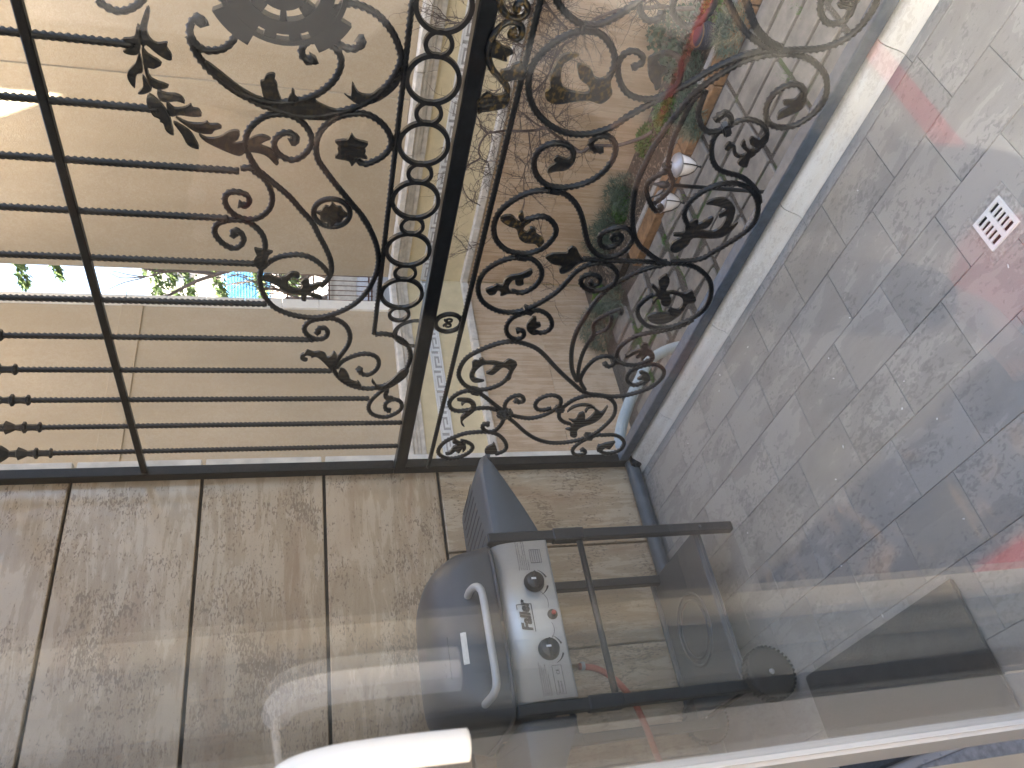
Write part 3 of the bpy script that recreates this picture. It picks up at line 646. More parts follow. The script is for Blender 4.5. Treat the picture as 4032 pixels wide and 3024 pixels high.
# gilded S scrolls between rail and twisted bar
for s in ('C 1500,120 1472,88 1492,42 1560,25 1600,90 1570,165 1490,198 1380,170 1310,80 1290,-20',
          'C 1480,330 1422,352 1422,408 1480,430 1530,380 1530,302 1470,242 1380,242 1280,312 1212,420 1172,550 1182,680 1230,780 1310,860 1368,940 1372,1020 1300,1080 1200,1120 1060,1190'):
    sweep('gilded_scroll', s, .0085, (.3, 0), 'iron_gold', 0, .006, 0)
LV = [
 ('garland_leaf', '1 950,40 975,70 955,180 975,240 1020,270 1085,265 1085,300 1115,350 1110,380 1070,370 1010,330 950,280 930,300 900,200'),
 ('garland_leaf', '1 890,150 870,230 800,240 825,265 875,280 800,320 850,345 905,330 920,200'),
 ('garland_leaf', '1 920,300 960,340 1050,400 1000,435 960,430 985,500 1095,545 1045,570 980,545 940,450'),
 ('garland_leaf', '1 905,330 880,400 830,455 835,510 875,560 880,520 890,470 930,450'),
 ('garland_leaf', '1 925,480 930,550 895,595 940,598 985,575 970,540'),
 ('garland_leaf', '1 1020,580 1080,595 1140,600 1180,620 1200,660 1150,645 1095,650 1040,640'),
 ('garland_leaf', '1 1080,650 1130,690 1200,685 1235,665 1250,690 1290,700 1308,742 1240,745 1170,735 1100,740'),
 ('garland_leaf', '1 970,600 950,650 975,700 995,740 1035,760 1040,780 1060,790 1080,840 1128,865 1115,800 1105,755 1055,670'),
 ('garland_leaf', '1 1140,750 1220,785 1310,790 1340,778 1360,795 1410,795 1438,818 1390,835 1370,857 1290,850 1230,820'),
 ('garland_leaf', '1 1125,780 1180,860 1220,930 1290,955 1270,900 1225,835'),
 ('garland_leaf', '1 1290,860 1340,885 1420,880 1480,845 1530,835 1555,850 1545,890 1510,920 1600,905 1640,880 1700,865 1755,890 1720,905 1690,930 1760,960 1790,1000 1808,1040 1790,1060 1740,1010 1690,985 1600,975 1550,1000 1440,960 1330,905'),
 ('leaf', 'E 1230,1060 1190,950 1175,870 1210,860 1240,800 1300,780 1340,800 1330,850 1360,900 1370,980 1395,1080'),
 ('leaf', 'E 1480,1085 1490,1030 1510,1010 1520,950 1550,980 1555,1030 1600,1080'),
 ('leaf', 'E 580,650 700,730 850,850 1000,960 1200,1055 1450,1085 1750,1060 1800,1100 2000,1180 2200,1150 2100,1230 1900,1290 1600,1270 1400,1210 1150,1110 950,1040 750,900 600,740'),
 ('leaf', '2 70,525 110,590 190,605 240,570 330,520 390,430 370,540 250,640 120,670 20,600 60,620'),
 ('star_flower', 'H 785,335 830,395 965,435 930,490 940,520 930,560 960,610 870,600 830,640 785,685 750,630 605,598 640,540 630,490 640,460 605,415 700,400 740,400'),
 ('rosette', 'H 575,1085 600,1110 625,1130 670,1135 700,1180 750,1225 700,1250 680,1290 650,1310 610,1310 570,1350 530,1345 520,1295 480,1295 445,1260 440,1220 395,1190 450,1180 470,1150 500,1120 540,1125'),
 ('tulip_cup', 'S 555,340 600,345 640,350 650,335 690,360 760,375 720,410 705,460 710,520 670,560 600,560 555,500 550,460 580,410'),
 ('leaf', 'S 680,625 740,630 780,650 850,680 850,650 900,640 950,600 1030,605 1055,640 1030,665 980,650 930,690 930,740 970,775 1060,780 1080,740 1060,710 1100,675 1150,690 1165,740 1230,720 1290,715 1250,770 1190,800 1180,830 1250,850 1300,880 1270,890 1200,870 1130,850 1120,910 1070,900 1060,840 980,830 880,800 780,730 640,670'),
 ('leaf', 'S 1060,1500 1100,1480 1130,1450 1200,1470 1270,1465 1330,1490 1350,1530 1390,1510 1420,1465 1450,1500 1460,1540 1420,1600 1400,1659 1370,1640 1300,1570 1230,1520 1180,1530 1170,1510 1120,1505 1100,1530 1140,1550 1110,1570 1060,1545'),
 ('leaf', 'B 380,1380 440,1390 480,1450 500,1500 560,1520 580,1510 620,1580 560,1590 460,1550 370,1480'),
 ('leaf', 'B 740,1490 730,1520 760,1550 860,1555 960,1480 1040,1400 1130,1370 1110,1450 1000,1540 880,1600 780,1600'),
 ('leaf', '5 290,850 270,900 300,930 340,920 330,905 300,900 310,860'),
 ('leaf', 'M 960,155 1040,120 1190,115 1200,80 1250,45 1300,70 1330,130 1370,180 1420,200 1320,230 1250,290 1180,330 1120,335 1105,290 1130,255 1040,235 980,190'),
 ('leaf', 'M 305,520 330,500 390,480 430,455 490,470 520,400 580,360 680,345 760,310 800,290 820,320 780,370 720,390 720,450 670,470 630,450 625,405 590,420 560,470 570,520 600,550 540,560 500,575 465,575 470,540 440,520 410,560 350,570'),
 ('leaf', 'M 750,930 770,870 810,830 820,810 860,815 860,870 900,875 905,910 850,940 830,970 890,985 830,1005 780,980'),
 ('leaf', 'N 415,460 470,455 560,465 620,520 600,590 540,640 470,700 495,760 455,730 450,660 500,610 560,560 550,510 500,500 470,530 455,510 490,490 420,480'),
 ('leaf', 'M 130,1450 160,1370 160,1310 190,1285 235,1290 240,1270 280,1262 310,1295 400,1295 500,1310 560,1272 645,1310 640,1350 600,1410 580,1480 545,1500 570,1420 540,1370 490,1360 440,1400 380,1440 310,1420 360,1390 400,1345 430,1335 320,1325 250,1350 190,1420 200,1480 295,1505 200,1525 150,1500'),
 ('leaf', 'N 1610,605 1660,545 1780,515 1880,530 1950,590 1990,600 2040,540 2050,550 1990,650 1900,720 1780,760 1720,800 1720,850 1690,880 1640,860 1640,810 1590,790 1650,770 1640,740 1690,735 1640,690 1630,680 1700,685 1740,620 1800,610 1810,690 1880,640 1910,590 1880,560 1840,570 1815,610 1800,590 1830,545 1740,540 1660,570'),
 ('leaf', 'N 285,1050 330,1040 370,980 410,960 360,935 390,905 440,930 500,950 510,1000 470,1040 470,1000 430,1050 395,1030 350,1060 300,1070'),
 ('leaf', 'N 715,1050 730,990 790,960 815,935 840,990 850,1040 800,1060'),
 ('leaf', 'O 410,1440 440,1380 600,1340 600,1360 550,1420 500,1410 450,1450'),
 ('leaf', 'O 715,400 750,395 780,370 850,340 910,340 890,300 920,270 970,280 970,320 1030,370 1040,430 1000,480 960,480 990,430 960,400 910,450 890,430 930,390 860,430 830,410 870,370 800,400 740,430'),
 ('leaf', 'O 850,660 900,620 870,590 910,570 980,610 990,660 930,720 890,710 920,670'),
 ('leaf', 'F 905,905 1000,850 1100,840 1260,850 1200,810 1240,770 1350,790 1420,720 1420,640 1370,590 1240,560 1260,640 1230,720 1160,740 1110,700 1100,640 1050,640 1000,710 980,680 1060,600 990,590 1040,550 965,450 1010,430 1080,500 1100,500 1070,370 1180,280 1225,320 1230,400 1180,520 1300,520 1450,560 1560,510 1590,570 1620,640 1580,690 1490,710 1400,850 1250,960 1100,995 980,980'),
 ('leaf', 'A 1320,1100 1400,1050 1520,1035 1600,1080 1640,1160 1610,1280 1580,1350 1670,1290 1620,1370 1500,1460 1350,1475 1180,1470 1120,1550 1000,1630 930,1600 960,1520 1060,1460 970,1450 980,1420 1080,1410 1100,1340 1200,1270 1240,1280 1240,1320 1390,1240 1390,1290 1330,1360 1250,1385 1400,1400 1500,1330 1540,1230 1470,1250 1460,1210 1540,1160 1470,1130 1390,1110'),
 ('leaf', 'A 1520,500 1570,430 1640,460 1650,530 1700,570 1760,540 1700,470 1740,400 1760,460 1800,510 1880,500 1800,450 1800,390 1840,370 1890,400 1950,350 1990,300 2000,380 1900,500 1800,600 1760,700 1660,660 1740,575 1680,600 1620,570 1600,490 1560,520'),
 ('leaf', 'A 1425,215 1420,180 1470,130 1540,105 1600,140 1610,200 1590,250 1570,200 1540,150 1490,180 1450,210'),
 ('leaf', 'Q 710,1290 740,1200 850,1140 780,1130 790,1080 900,1070 950,1020 1010,980 1030,1060 1000,1150 900,1220 800,1260'),
 ('leaf', 'K 985,765 990,710 1060,660 1080,650 1045,620 1090,580 1150,600 1210,610 1250,560 1280,600 1260,660 1180,730 1060,745'),
 ('leaf', 'D 690,640 740,590 830,560 790,640 830,700 890,720 900,770 840,800 830,920 770,965 750,900 700,830'),
 ('leaf', 'Q 1360,40 1400,10 1480,0 1560,20 1500,160 1440,200 1470,110 1440,80 1390,80'),
]
for nm, s in LV: leaf(nm, s)
for s in ('2 1540,345 1450,340 1390,400 1350,500 1350,560 1315,590 1330,640 1390,665 1500,650 1600,640 1680,660 1750,600 1740,520 1770,440 1700,500 1640,490 1610,430 1530,410 1540,500 1590,540 1600,590 1520,590 1440,560 1420,490 1440,400',
          'K 465,1270 520,1225 600,1230 650,1280 690,1300 660,1230 690,1185 720,1200 730,1270 800,1290 740,1330 720,1380 760,1410 790,1360 850,1370 860,1430 930,1470 940,1510 890,1570 840,1530 740,1520 670,1470 640,1370 560,1340',
          'C 1300,760 1400,730 1430,690 1540,670 1550,830 1440,850 1370,870 1310,830',
          'C 1050,1220 1050,1100 1160,990 1230,1020 1310,1010 1380,980 1400,1060 1350,1150 1200,1190 1100,1200',
          'C 1190,480 1250,430 1330,490 1400,510 1440,560 1370,600 1360,650 1230,610 1190,590'):
    leaf('gilded_leaf', s, 'iron_gold', .010)
# ring round the rosette, collars, flower knot, medallion
rc = planepts('H 570,1213')[0]; rl, rr_ = planepts('H 372,1213 768,1213')
ring('rosette_ring', rc.x, rc.y, .5*((rl-rc).length+(rr_-rc).length), .0085, 40, twist=5)
cm = boxmesh(.030, .034, .046, M['iron'], .006, 2)
for s, rot in (('2 1600,180', 0), ('K 1060,955', .1), ('M 705,160', .1), ('M 770,748', .35), ('N 610,385', .3), ('M 1730,1285', .6), ('N 1530,580', -.2), ('N 1845,880', .1), ('A 1545,300', 1.0)):
    p = planepts(s, YLOW)[0]; o = link('binding_collar', cm, grille, (p.x, YLOW, p.y)); o.rotation_euler.y = rot; o.scale = (.75, 1, .8); parts.append(o)
kp_ = planepts('N 930,620', YLOW)[0]
kb = bmesh.new()
for i in range(9):
    a = 2*math.pi*i/9
    bmesh.ops.create_icosphere(kb, subdivisions=1, radius=.013, matrix=Matrix.Translation((kp_.x+.022*math.cos(a), YLOW-.006, kp_.y+.022*math.sin(a))))
bmesh.ops.create_icosphere(kb, subdivisions=2, radius=.017, matrix=Matrix.Translation((kp_.x, YLOW-.010, kp_.y)))
link('flower_knot', bmmesh(kb, M['iron_soft']), grille)
p1, p2_ = planepts('E 1450,480 930,250')
mc = Vector((1.988, 1.523))
def sector(bm, c, r0, r1, a0, a1, y0, y1, n=10):
    vs = []
    for i in range(n+1):
        a = a0+(a1-a0)*i/n
        for r in (r0, r1):
            for y in (y0, y1): vs.append(bm.verts.new((c.x+r*math.cos(a), y, c.y+r*math.sin(a))))
    for i in range(n):
        b = i*4
        for q in ((0, 2, 6, 4), (1, 5, 7, 3), (0, 4, 5, 1), (2, 3, 7, 6)): bm.faces.new([vs[b+k] for k in q])
    bm.faces.new([vs[k] for k in (0, 1, 3, 2)]); bm.faces.new([vs[-4+k] for k in (0, 2, 3, 1)])
mm = bmesh.new(); T2 = 2*math.pi
sector(mm, mc, .128, .140, 0, T2, -.010, .010, 48); sector(mm, mc, .082, .112, 0, T2, -.012, .012, 48); sector(mm, mc, .001, .056, 0, T2, -.014, .014, 32)
for i in range(14):
    a = T2*i/14+.1; sector(mm, mc, .108, .132, a, a+.22, -.008, .008, 3)
for i in range(4):
    a = T2*i/4+math.pi/4; sector(mm, mc, .105, .168, a-.30, a+.30, -.0095, .0095, 6); sector(mm, mc, .06, .09, a-.2, a+.2, -.0085, .0085, 4)
for i in range(8):
    a = T2*i/8; sector(mm, mc, .05, .09, a-.1, a+.1, -.009, .009, 3)
link('medallion', bmmesh(mm, M['iron']), grille)
# the rest of the panel past the medallion repeats mirrored
for o in parts[:]:
    me = o.data; xm = max(v.co.x for v in me.vertices)+WO[o.name].x; zm = sum(v.co.z for v in me.vertices)/len(me.vertices)+WO[o.name].z
    ax = MIRX if zm > 1.05 else 2.13
    if xm > ax+.02: continue
    c = o.copy(); COL.objects.link(c); c.scale.x = -c.scale.x
    c.location.x = 2*(ax-WO[grille.name].x)-o.location.x
# ============================================================ GAS GRILL
gr = thing('gas_grill', 'graphite two burner gas grill with silver control panel against the side wall', 'grill', (.34, -.90, 0))
XF, XR, YR_, YL = .555, .125, -.622, -1.168
def leg(x, y, z0, z1): return box('leg', x-.017, x+.017, y-.017, y+.017, z0, z1, M['leg'], gr, .004)
l1 = leg(XF, YR_, 0, .893); leg(XR, YR_, 0, .86); leg(XF, YL, .05, .885); leg(XR, YL, .05, .86)
for x, y in ((XF, YR_), (XR, YR_), (XF, YL), (XR, YL)):
    box('leg_sleeve', x-.021, x+.021, y-.021, y+.021, .56, .67, M['leg'], gr, .004)
sm_ = lathe([(.0, .0), (.006, .0), (.006, .002), (.0035, .0025)], 10, M['steelgrey'], axis='x')
link('screw', sm_, gr, (XF+.0172, YR_, .13))
for x in (XF, XR): 
    V, Fc = tube([Vector((x, YR_-.018, .577)), Vector((x, YL+.018, .577))], .0105, 10); link('stretcher', mesh(V, Fc, M['leg'], True), gr)
# bottom tray with the embossed ring for the gas bottle
tr = box('bottom_tray', .075, .520, -1.150, -.600, .105, .117, M['steelgrey'], gr, .003)
box('tray_lip', .505, .521, -1.149, -.601, .1172, .135, M['steelgrey'], gr, .003); box('tray_lip', .075, .092, -1.149, -.601, .1172, .135, M['steelgrey'], gr, .003)
for rr_, r2 in ((.125, .006), (.10, .005)):
    V = []; Fc = []; n = 36
    for k in range(n):
        a = 2*math.pi*k/n
        for j in range(6):
            b = 2*math.pi*j/6; V.append((.29+(rr_+r2*math.cos(b))*math.cos(a), -.885+(rr_+r2*math.cos(b))*math.sin(a), .117+r2*math.sin(b)))
    for k in range(n):
        for j in range(6): Fc.append((k*6+j, k*6+(j+1) % 6, ((k+1) % n)*6+(j+1) % 6, ((k+1) % n)*6+j))
    link('bottle_ring', mesh(V, Fc, M['steelgrey'], True), gr)
# fire box
box('fire_box', .115, .535, -1.145, -.645, .70, .888, M['leg'], gr, .015, 2)
# silver control panel: sheet rolled back over its top edge
prof = [(.560, .704), (.584, .704), (.586, .712), (.584, .76), (.581, .80), (.577, .835), (.568, .862), (.552, .880), (.530, .888), (.522, .886)]
V = []; Fc = []
for y in (-1.150, -.648): V += [(x, y, z) for x, z in prof]
n = len(prof)
for i in range(n-1): Fc.append((i, i+1, n+i+1, n+i))
Fc += [tuple(range(n-1, -1, -1)), tuple(range(n, 2*n))]
pm = mesh(V, Fc, M['panel']); bm = bmesh.new(); bm.from_mesh(pm); bmesh.ops.recalc_face_normals(bm, faces=bm.faces); bm.to_mesh(pm); bm.free()
for p in pm.polygons: p.use_smooth = abs(p.normal.y) < .5
panel = link('control_panel', pm, gr)
def pz(z):   # panel face x at height z
    return .586-(z-.712)*.042
def at_panel(code, x, y):
    X, Y = px(code, x, y)
    p = onplane(X, Y, 0, .584); return Vector((pz(p.z)+.0006, p.y, p.z))
kprof = [(.033, 0), (.033, .004), (.030, .007), (.029, .020), (.026, .0245), (.0, .0255)]
km_ = lathe(kprof, 28, M['knob'], True, 'x')
for c in (('V', 1250, 120), ('V', 1412, 850)):
    p = at_panel(*c); kn = link('knob', km_, panel, p)
    gb = box('knob_grip', p.x+.020, p.x+.033, p.y-.027, p.y+.027, p.z-.005, p.z+.005, M['knob'], kn, .003, 2)
    box('knob_mark', p.x+.0332, p.x+.0337, p.y-.003, p.y+.003, p.z+.0005, p.z+.016, M['whitemark'], kn)
    for a0, a1 in ((-2.75, -1.9), (-1.25, -.4)):
        P = [Vector((p.x-.0002, p.y+.045*math.cos(a0+(a1-a0)*i/10), p.z+.045*math.sin(a0+(a1-a0)*i/10))) for i in range(11)]
        P2 = [(q, 0.0008+.0038*(abs(i-5)/5 if False else (i/10 if a0 < -1.6 else 1-i/10))) for i, q in enumerate(P)]
        V, Fc = tube([q for q, _ in P2], [r for _, r in P2], 4); link('dial_arc', mesh(V, Fc, M['print']), panel)
p = at_panel('V', 1450, 470)
ig = link('igniter_button', lathe([(.016, 0), (.016, .004), (.013, .006), (.007, .006), (.0065, .018), (.0, .019)], 20, M['knob'], True, 'x'), panel, p)
link('button_cap', lathe([(.0068, 0), (.0068, .006), (.004, .009), (.0, .009)], 16, M['red'], True, 'x'), ig, (p.x+.016, p.y, p.z))
k1, k2 = at_panel('V', 1250, 120), at_panel('V', 1412, 850)
for a, b in ((k1, p), (p, k2)):
    P = []
    for i in range(13):
        t = i/12; q = a.lerp(b, .22+.56*t); q.z += -.012*math.sin(math.pi*t); P.append(Vector((pz(q.z)+.0004, q.y, q.z)))
    V, Fc = tube(P, .0007, 4); link('print_line', mesh(V, Fc, M['print']), panel)
def text(s, size, pt, name='lettering', parent=None, mat='print', bold=0.0, shear=0.0, spacing=1.0, tilt=-.042):
    """lettering on a face looking along +X; reads towards +Y"""
    cu = bpy.data.curves.new('txt', 'FONT'); cu.body = s; cu.size = size; cu.offset = bold; cu.shear = shear; cu.space_character = spacing
    cu.resolution_u = 2; cu.space_line = .95
    tmp = bpy.data.objects.new('txt', cu); COL.objects.link(tmp)
    bpy.context.view_layer.update()
    me = bpy.data.meshes.new_from_object(tmp.evaluated_get(bpy.context.evaluated_depsgraph_get()))
    bpy.data.objects.remove(tmp); bpy.data.curves.remove(cu)
    for v in me.vertices:
        a, b = v.co.x, v.co.y
        v.co = Vector((tilt*b, a, b))
    me.materials.clear(); me.materials.append(M[mat])
    return link(name, me, parent, pt)
def on(y, z): return Vector((pz(z)+.0010, y, z))
a = at_panel('V', 1275, 655); b = at_panel('V', 1225, 345)
w = b.y-a.y
text('Faller', .044, on(a.y+.004, a.z+.009), parent=panel, bold=.0022, shear=.22, spacing=.98)
for y0, y1, z0, z1 in ((a.y, b.y, a.z-.001, a.z+.0015), (b.y-.0025, b.y, a.z+.0018, a.z+.045), (b.y-.016, b.y, a.z+.0452, a.z+.0475)):
    q = on((y0+y1)/2, (z0+z1)/2); box('print_line', q.x-.0008, q.x, y0, y1, z0, z1, M['print'], panel)
q = at_panel('W', 1100, 1365)
text('When in use, accessible parts may become\nvery hot, keep young children away.\nUse outdoors only.\nDo not move the appliance when alight.\nRead the instructions before operating\nthe appliance.', .0066, on(q.y-.002, q.z-.001), parent=panel)
q = at_panel('V', 1370, 1360)
text('Push knob and turn to lighting position.\nGas: butane, propane. Category: I3+\nLight the burner at 1/2 minute\nif burner fails to ignite, turn off, wait\nand repeat lighting steps.', .0062, on(q.y, q.z), parent=panel)
q = at_panel('V', 1560, 1335)
text('European\nStandard', .0095, on(q.y+.003, q.z+.003), parent=panel)
text('CE', .014, on(q.y+.056, q.z-.004), parent=panel)
def frame(y0, y1, z0, z1):
    for yy0, yy1, zz0, zz1 in ((y0, y1, z0, z0+.0008), (y0, y1, z1-.0008, z1), (y0, y0+.0008, z0, z1), (y1-.0008, y1, z0, z1)):
        m_ = on((yy0+yy1)/2, (zz0+zz1)/2); box('print_line', m_.x-.0008, m_.x, yy0, yy1, zz0, zz1, M['print'], panel)
frame(q.y, q.y+.084, q.z-.013, q.z+.016)
q = at_panel('W', 1240, 1290); q2 = at_panel('W', 1330, 1150)
frame(q.y, q.y+.046, q.z-.030, q.z+.006)
for i in range(1, 5): frame(q.y, q.y+.046, q.z-.030+.0072*i, q.z+.006)
# lid: half barrel with rounded shoulders
def lid_mesh():
    V = []; Fc = []; ny, na = 25, 21
    y0, y1 = -1.180, -.640
    for i in range(ny):
        t = i/(ny-1)*2-1
        e = (1-abs(t)**5.5)**(1/2.6) if abs(t) < 1 else 0.0
        h = .216*max(e, .02); dxx = .240*(0.90+.10*e)
        for j in range(na):
            a = math.pi*j/(na-1); c, s = math.cos(a), math.sin(a)
            cx = math.copysign(abs(c)**.62, c); sx = abs(s)**.66
            V.append((.335+dxx*cx, (y0+y1)/2+(y1-y0)/2*t, .892+h*sx*(1+.12*cx*0)))
    for i in range(ny-1):
        for j in range(na-1): Fc.append((i*na+j, i*na+j+1, (i+1)*na+j+1, (i+1)*na+j))
    Fc.append(tuple(range(na))); Fc.append(tuple((ny-1)*na+k for k in range(na-1, -1, -1)))
    me = mesh(V, Fc, M['lid']); bm = bmesh.new(); bm.from_mesh(me); bmesh.ops.recalc_face_normals(bm, faces=bm.faces); bm.to_mesh(me); bm.free()
    for p in me.polygons: p.use_smooth = True
    return me
lid = link('lid', lid_mesh(), gr)
rim = []
for i in range(64):
    a = 2*math.pi*i/64; c, s = math.cos(a), math.sin(a)
    rim.append(Vector((.335+.252*math.copysign(abs(c)**.35, c), -.91+.282*math.copysign(abs(s)**.35, s), .893)))
rim.append(rim[0]); V, Fc = tube(rim, .0065, 6, updir=(0, 0, 1)); link('lid_rim', mesh(V, Fc, M['lid'], True), lid)
hp = [(.56, -.815, .985), (.60, -.812, .983), (.635, -.815, .975), (.655, -.828, .966), (.660, -.86, .960), (.660, -.98, .958), (.660, -1.09, .957), (.655, -1.122, .960), (.635, -1.135, .966), (.60, -1.138, .972), (.555, -1.137, .975)]
P = resample(catmull([Vector(v) for v in hp]), .008); V, Fc = tube(P, .0115, 12); link('lid_handle', mesh(V, Fc, M['silver'], True), lid)
def on_lid(y, z):    # outer x of the lid near the middle
    t = min(1, (z-.892)/.216); s = t**(1/.66); c = math.sqrt(max(0, 1-s*s)); return .335+.240*c**.62
sy0, sy1 = -1.020, -.925; V = []; Fc = []
for i, z in enumerate((1.005, 1.0105, 1.016, 1.0215)):
    for y in (sy0, sy1): V.append((on_lid(y, z)+.0015, y, z))
for i in range(3): Fc.append((i*2, i*2+1, i*2+3, i*2+2))
st = link('lid_sticker', mesh(V, Fc, M['sticker']), lid); sol = st.modifiers.new('s', 'SOLIDIFY'); sol.thickness = .0008
V, Fc = tube([Vector((on_lid(0, 1.058)+.001, -1.05, 1.058)), Vector((on_lid(0, 1.058)+.001, -.925, 1.058))], .0014, 5); link('embossed_line', mesh(V, Fc, M['lid']), lid)
for k in range(7):
    a = math.pi*(k+.5)/7; c0 = Vector((0, -1.02, 1.066)); 
    P = [Vector((on_lid(0, c0.z+r*math.sin(a))+.0008, c0.y+r*math.cos(a), c0.z+r*math.sin(a))) for r in (.008, .015, .021)]
    V, Fc = tube(P, .0009, 4); link('embossed_ray', mesh(V, Fc, M['lid']), lid)
# side tables with grooved tops and tapering front skirts
def side_table(sgn):
    # sgn +1: towards the railing, -1: towards the window
    y0 = YR_+.019 if sgn > 0 else YL-.019
    L = .365 if sgn > 0 else .30
    V = []; Fc = []; ns = 15
    for i in range(ns):
        t = i/(ns-1); y = y0+sgn*L*t
        rnd_ = (1-max(0, (t-.80)/.20)**2.2)**.5 if t > .80 else 1.0
        xa, xb = .335-.215*(.55+.45*rnd_), .335+.195*(.62+.38*rnd_)
        zt = .868-.028*max(0, (t-.72)/.28)**2
        zb = .700+.155*min(1, t*1.02)**1.15
        zb = min(zb, zt-.014)
        V += [(xa, y, zb), (xa-.003, y, zt-.02), (xa+.012, y, zt), (xb-.035, y, zt), (xb-.010, y, zt-.010), (xb, y, zt-.034), (xb, y, zb)]
    m_ = 7
    for i in range(ns-1):
        for k in range(m_): Fc.append((i*m_+k, i*m_+(k+1) % m_, (i+1)*m_+(k+1) % m_, (i+1)*m_+k))
    Fc += [tuple(range(m_)), tuple((ns-1)*m_+k for k in range(m_-1, -1, -1))]
    me = mesh(V, Fc, M['steelgrey'], True); bm = bmesh.new(); bm.from_mesh(me); bmesh.ops.recalc_face_normals(bm, faces=bm.faces); bm.to_mesh(me); bm.free()
    st_ = link('side_table', me, gr)
    mo = st_.modifiers.new('b', 'BEVEL'); mo.width = .004; mo.segments = 2; mo.limit_method = 'ANGLE'
    for k in range(9):
        ya = y0+sgn*(.018+.033*k); xl = .17+.004*k
        V, Fc = tube([Vector((.175, ya, .8685)), Vector((.45-.012*k, ya+sgn*.028, .8685))], .0014, 4); link('groove_rib', mesh(V, Fc, M['leg']), st_)
side_table(1); side_table(-1)
# wheels at the window end
wt = lathe([(.050, -.020), (.066, -.020), (.078, -.014), (.080, 0), (.078, .014), (.066, .020), (.050, .020)], 40, M['rubber'], True, 'x')
wr = lathe([(.0, -.012), (.050, -.017), (.050, .017), (.042, .012), (.022, .010), (.018, .018), (.0, .020)], 32, M['leg'], True, 'x')
wc = lathe([(.009, 0), (.008, .004), (.0, .006)], 14, M['silver'], True, 'x')
wb = bmesh.new()
for k in range(36):
    a = 2*math.pi*k/36
    bmesh.ops.create_cube(wb, size=1, matrix=Matrix.Rotation(a, 4, 'X') @ Matrix.Translation((.0, 0, .0795)) @ Matrix.Diagonal((.036, .0065, .006, 1)))
wtr = bmmesh(wb, M['rubber'])
for x in (XF+.045, XR-.02):
    w_ = thing('tmp', None, None) if False else link('wheel', wr, gr, (x, -1.150, .0825))
    link('tyre', wt, w_, (x, -1.150, .0825)); link('tread', wtr, w_, (x, -1.150, .0825)); link('hub_cap', wc, w_, (x+.021, -1.150, .0825))
V, Fc = tube([Vector((XF+.04, -1.150, .0825)), Vector((XR-.02, -1.150, .0825))], .006, 8); link('axle', mesh(V, Fc, M['leg']), gr)
# gas hose
hz = [(.40, -1.005, .70), (.40, -1.005, .66), (.398, -1.007, .615), (.39, -1.02, .55), (.375, -1.06, .49), (.35, -1.12, .44), (.33, -1.20, .41), (.31, -1.30, .385), (.29, -1.40, .33), (.27, -1.47, .2), (.27, -1.48, .03)]
P = resample(catmull([Vector(v) for v in hz[2:]]), .012); V, Fc = tube(P, .0105, 10); ho = link('gas_hose', mesh(V, Fc, M['hose'], True), gr)
V, Fc = tube([Vector(v) for v in hz[:2]]+[Vector((.398, -1.006, .622))], .0075, 8); link('hose_nipple', mesh(V, Fc, M['brass'], True), ho)
link('hose_clamp', lathe([(.0125, 0), (.0135, .002), (.0135, .010), (.0125, .012)], 14, M['silver']), ho, (.398, -1.0068, .597))

# ============================================================ small things on the balcony
dr = thing('floor_drain', 'white square slotted floor drain set in the balcony tiles', 'drain', (1.962, -.624, 0))
o = box('mortar_bed', 1.899, 2.027, -.690, -.556, -.004, .0012, M['mortar'], dr)
bm = bmesh.new(); s_ = .043; cx, cy = 1.962, -.624
add_box(bm, cx-s_, cx+s_, cy+s_-.008, cy+s_, .0013, .006); add_box(bm, cx-s_, cx+s_, cy-s_, cy-s_+.008, .0013, .006)
add_box(bm, cx-s_, cx-s_+.010, cy-s_+.0081, cy+s_-.0081, .0013, .006); add_box(bm, cx+s_-.010, cx+s_, cy-s_+.0081, cy+s_-.0081, .0013, .006); add_box(bm, cx-.006, cx+.006, cy-s_+.0081, cy+s_-.0081, .0013, .006)
for k in range(4):
    y = cy-s_+.008+.0143*(k+1)-.0034
    for x0, x1 in ((cx-s_+.0101, cx-.0061), (cx+.0061, cx+s_-.0101)): add_box(bm, x0, x1, y, y+.0062, .0014, .0056)
link('grate', bmmesh(bm, M['drain']), dr); box('sump_shade', cx-.040, cx+.040, cy-.040, cy+.040, .00125, .0016, M['black'], dr)  # flat black sheet stands in for the shaded pit below the grate
bm = bmesh.new(); rg0 = random.Random(8)
for k in range(26):
    m_ = Matrix.Translation((rg0.uniform(.35, 2.3), rg0.uniform(-1.3, -.15), .0015)) @ Matrix.Rotation(rg0.uniform(0, 6), 4, 'Z') @ Matrix.Diagonal((rg0.uniform(.002, .006), rg0.uniform(.0015, .003), .0015, 1))
    bmesh.ops.create_icosphere(bm, subdivisions=1, radius=1, matrix=m_)
tag(link('plaster_crumbs', bmmesh(bm, M['whitemark'])), 'tiny white plaster crumbs scattered on the balcony tiles', 'crumbs', kind='stuff')
mt = link('doormat', boxmesh(.70, .30, .012, M['mat'], .005, 2), None, (1.02, -1.34, .007)); tag(mt, 'dark grey felt doormat lying on the balcony tiles by the window', 'doormat')
pp = thing('drain_pipe', 'grey plastic pipe along the foot of the side wall, out past the railing corner', 'pipe', (.035, -.5, 0))
P = [Vector((.036, y, .036)) for y in (-1.58, -1.2, -.8, -.4, -.12, .02)]
V, Fc = tube(resample(P, .05), .031, 16); link('pipe_run', mesh(V, Fc, M['pvc_dark'], True), pp)
P = resample(catmull([Vector(v) for v in ((.036, .02, .036), (.034, .08, .062), (.03, .175, .032), (.03, .308, -.04), (.03, .447, -.132), (.03, .62, -.28), (.03, .70, -.6), (.03, .70, -1.6), (.03, .70, -3.0))]), .03)
V, Fc = tube(P, .027, 16); link('outer_pipe', mesh(V, Fc, M['pvc'], True), pp)

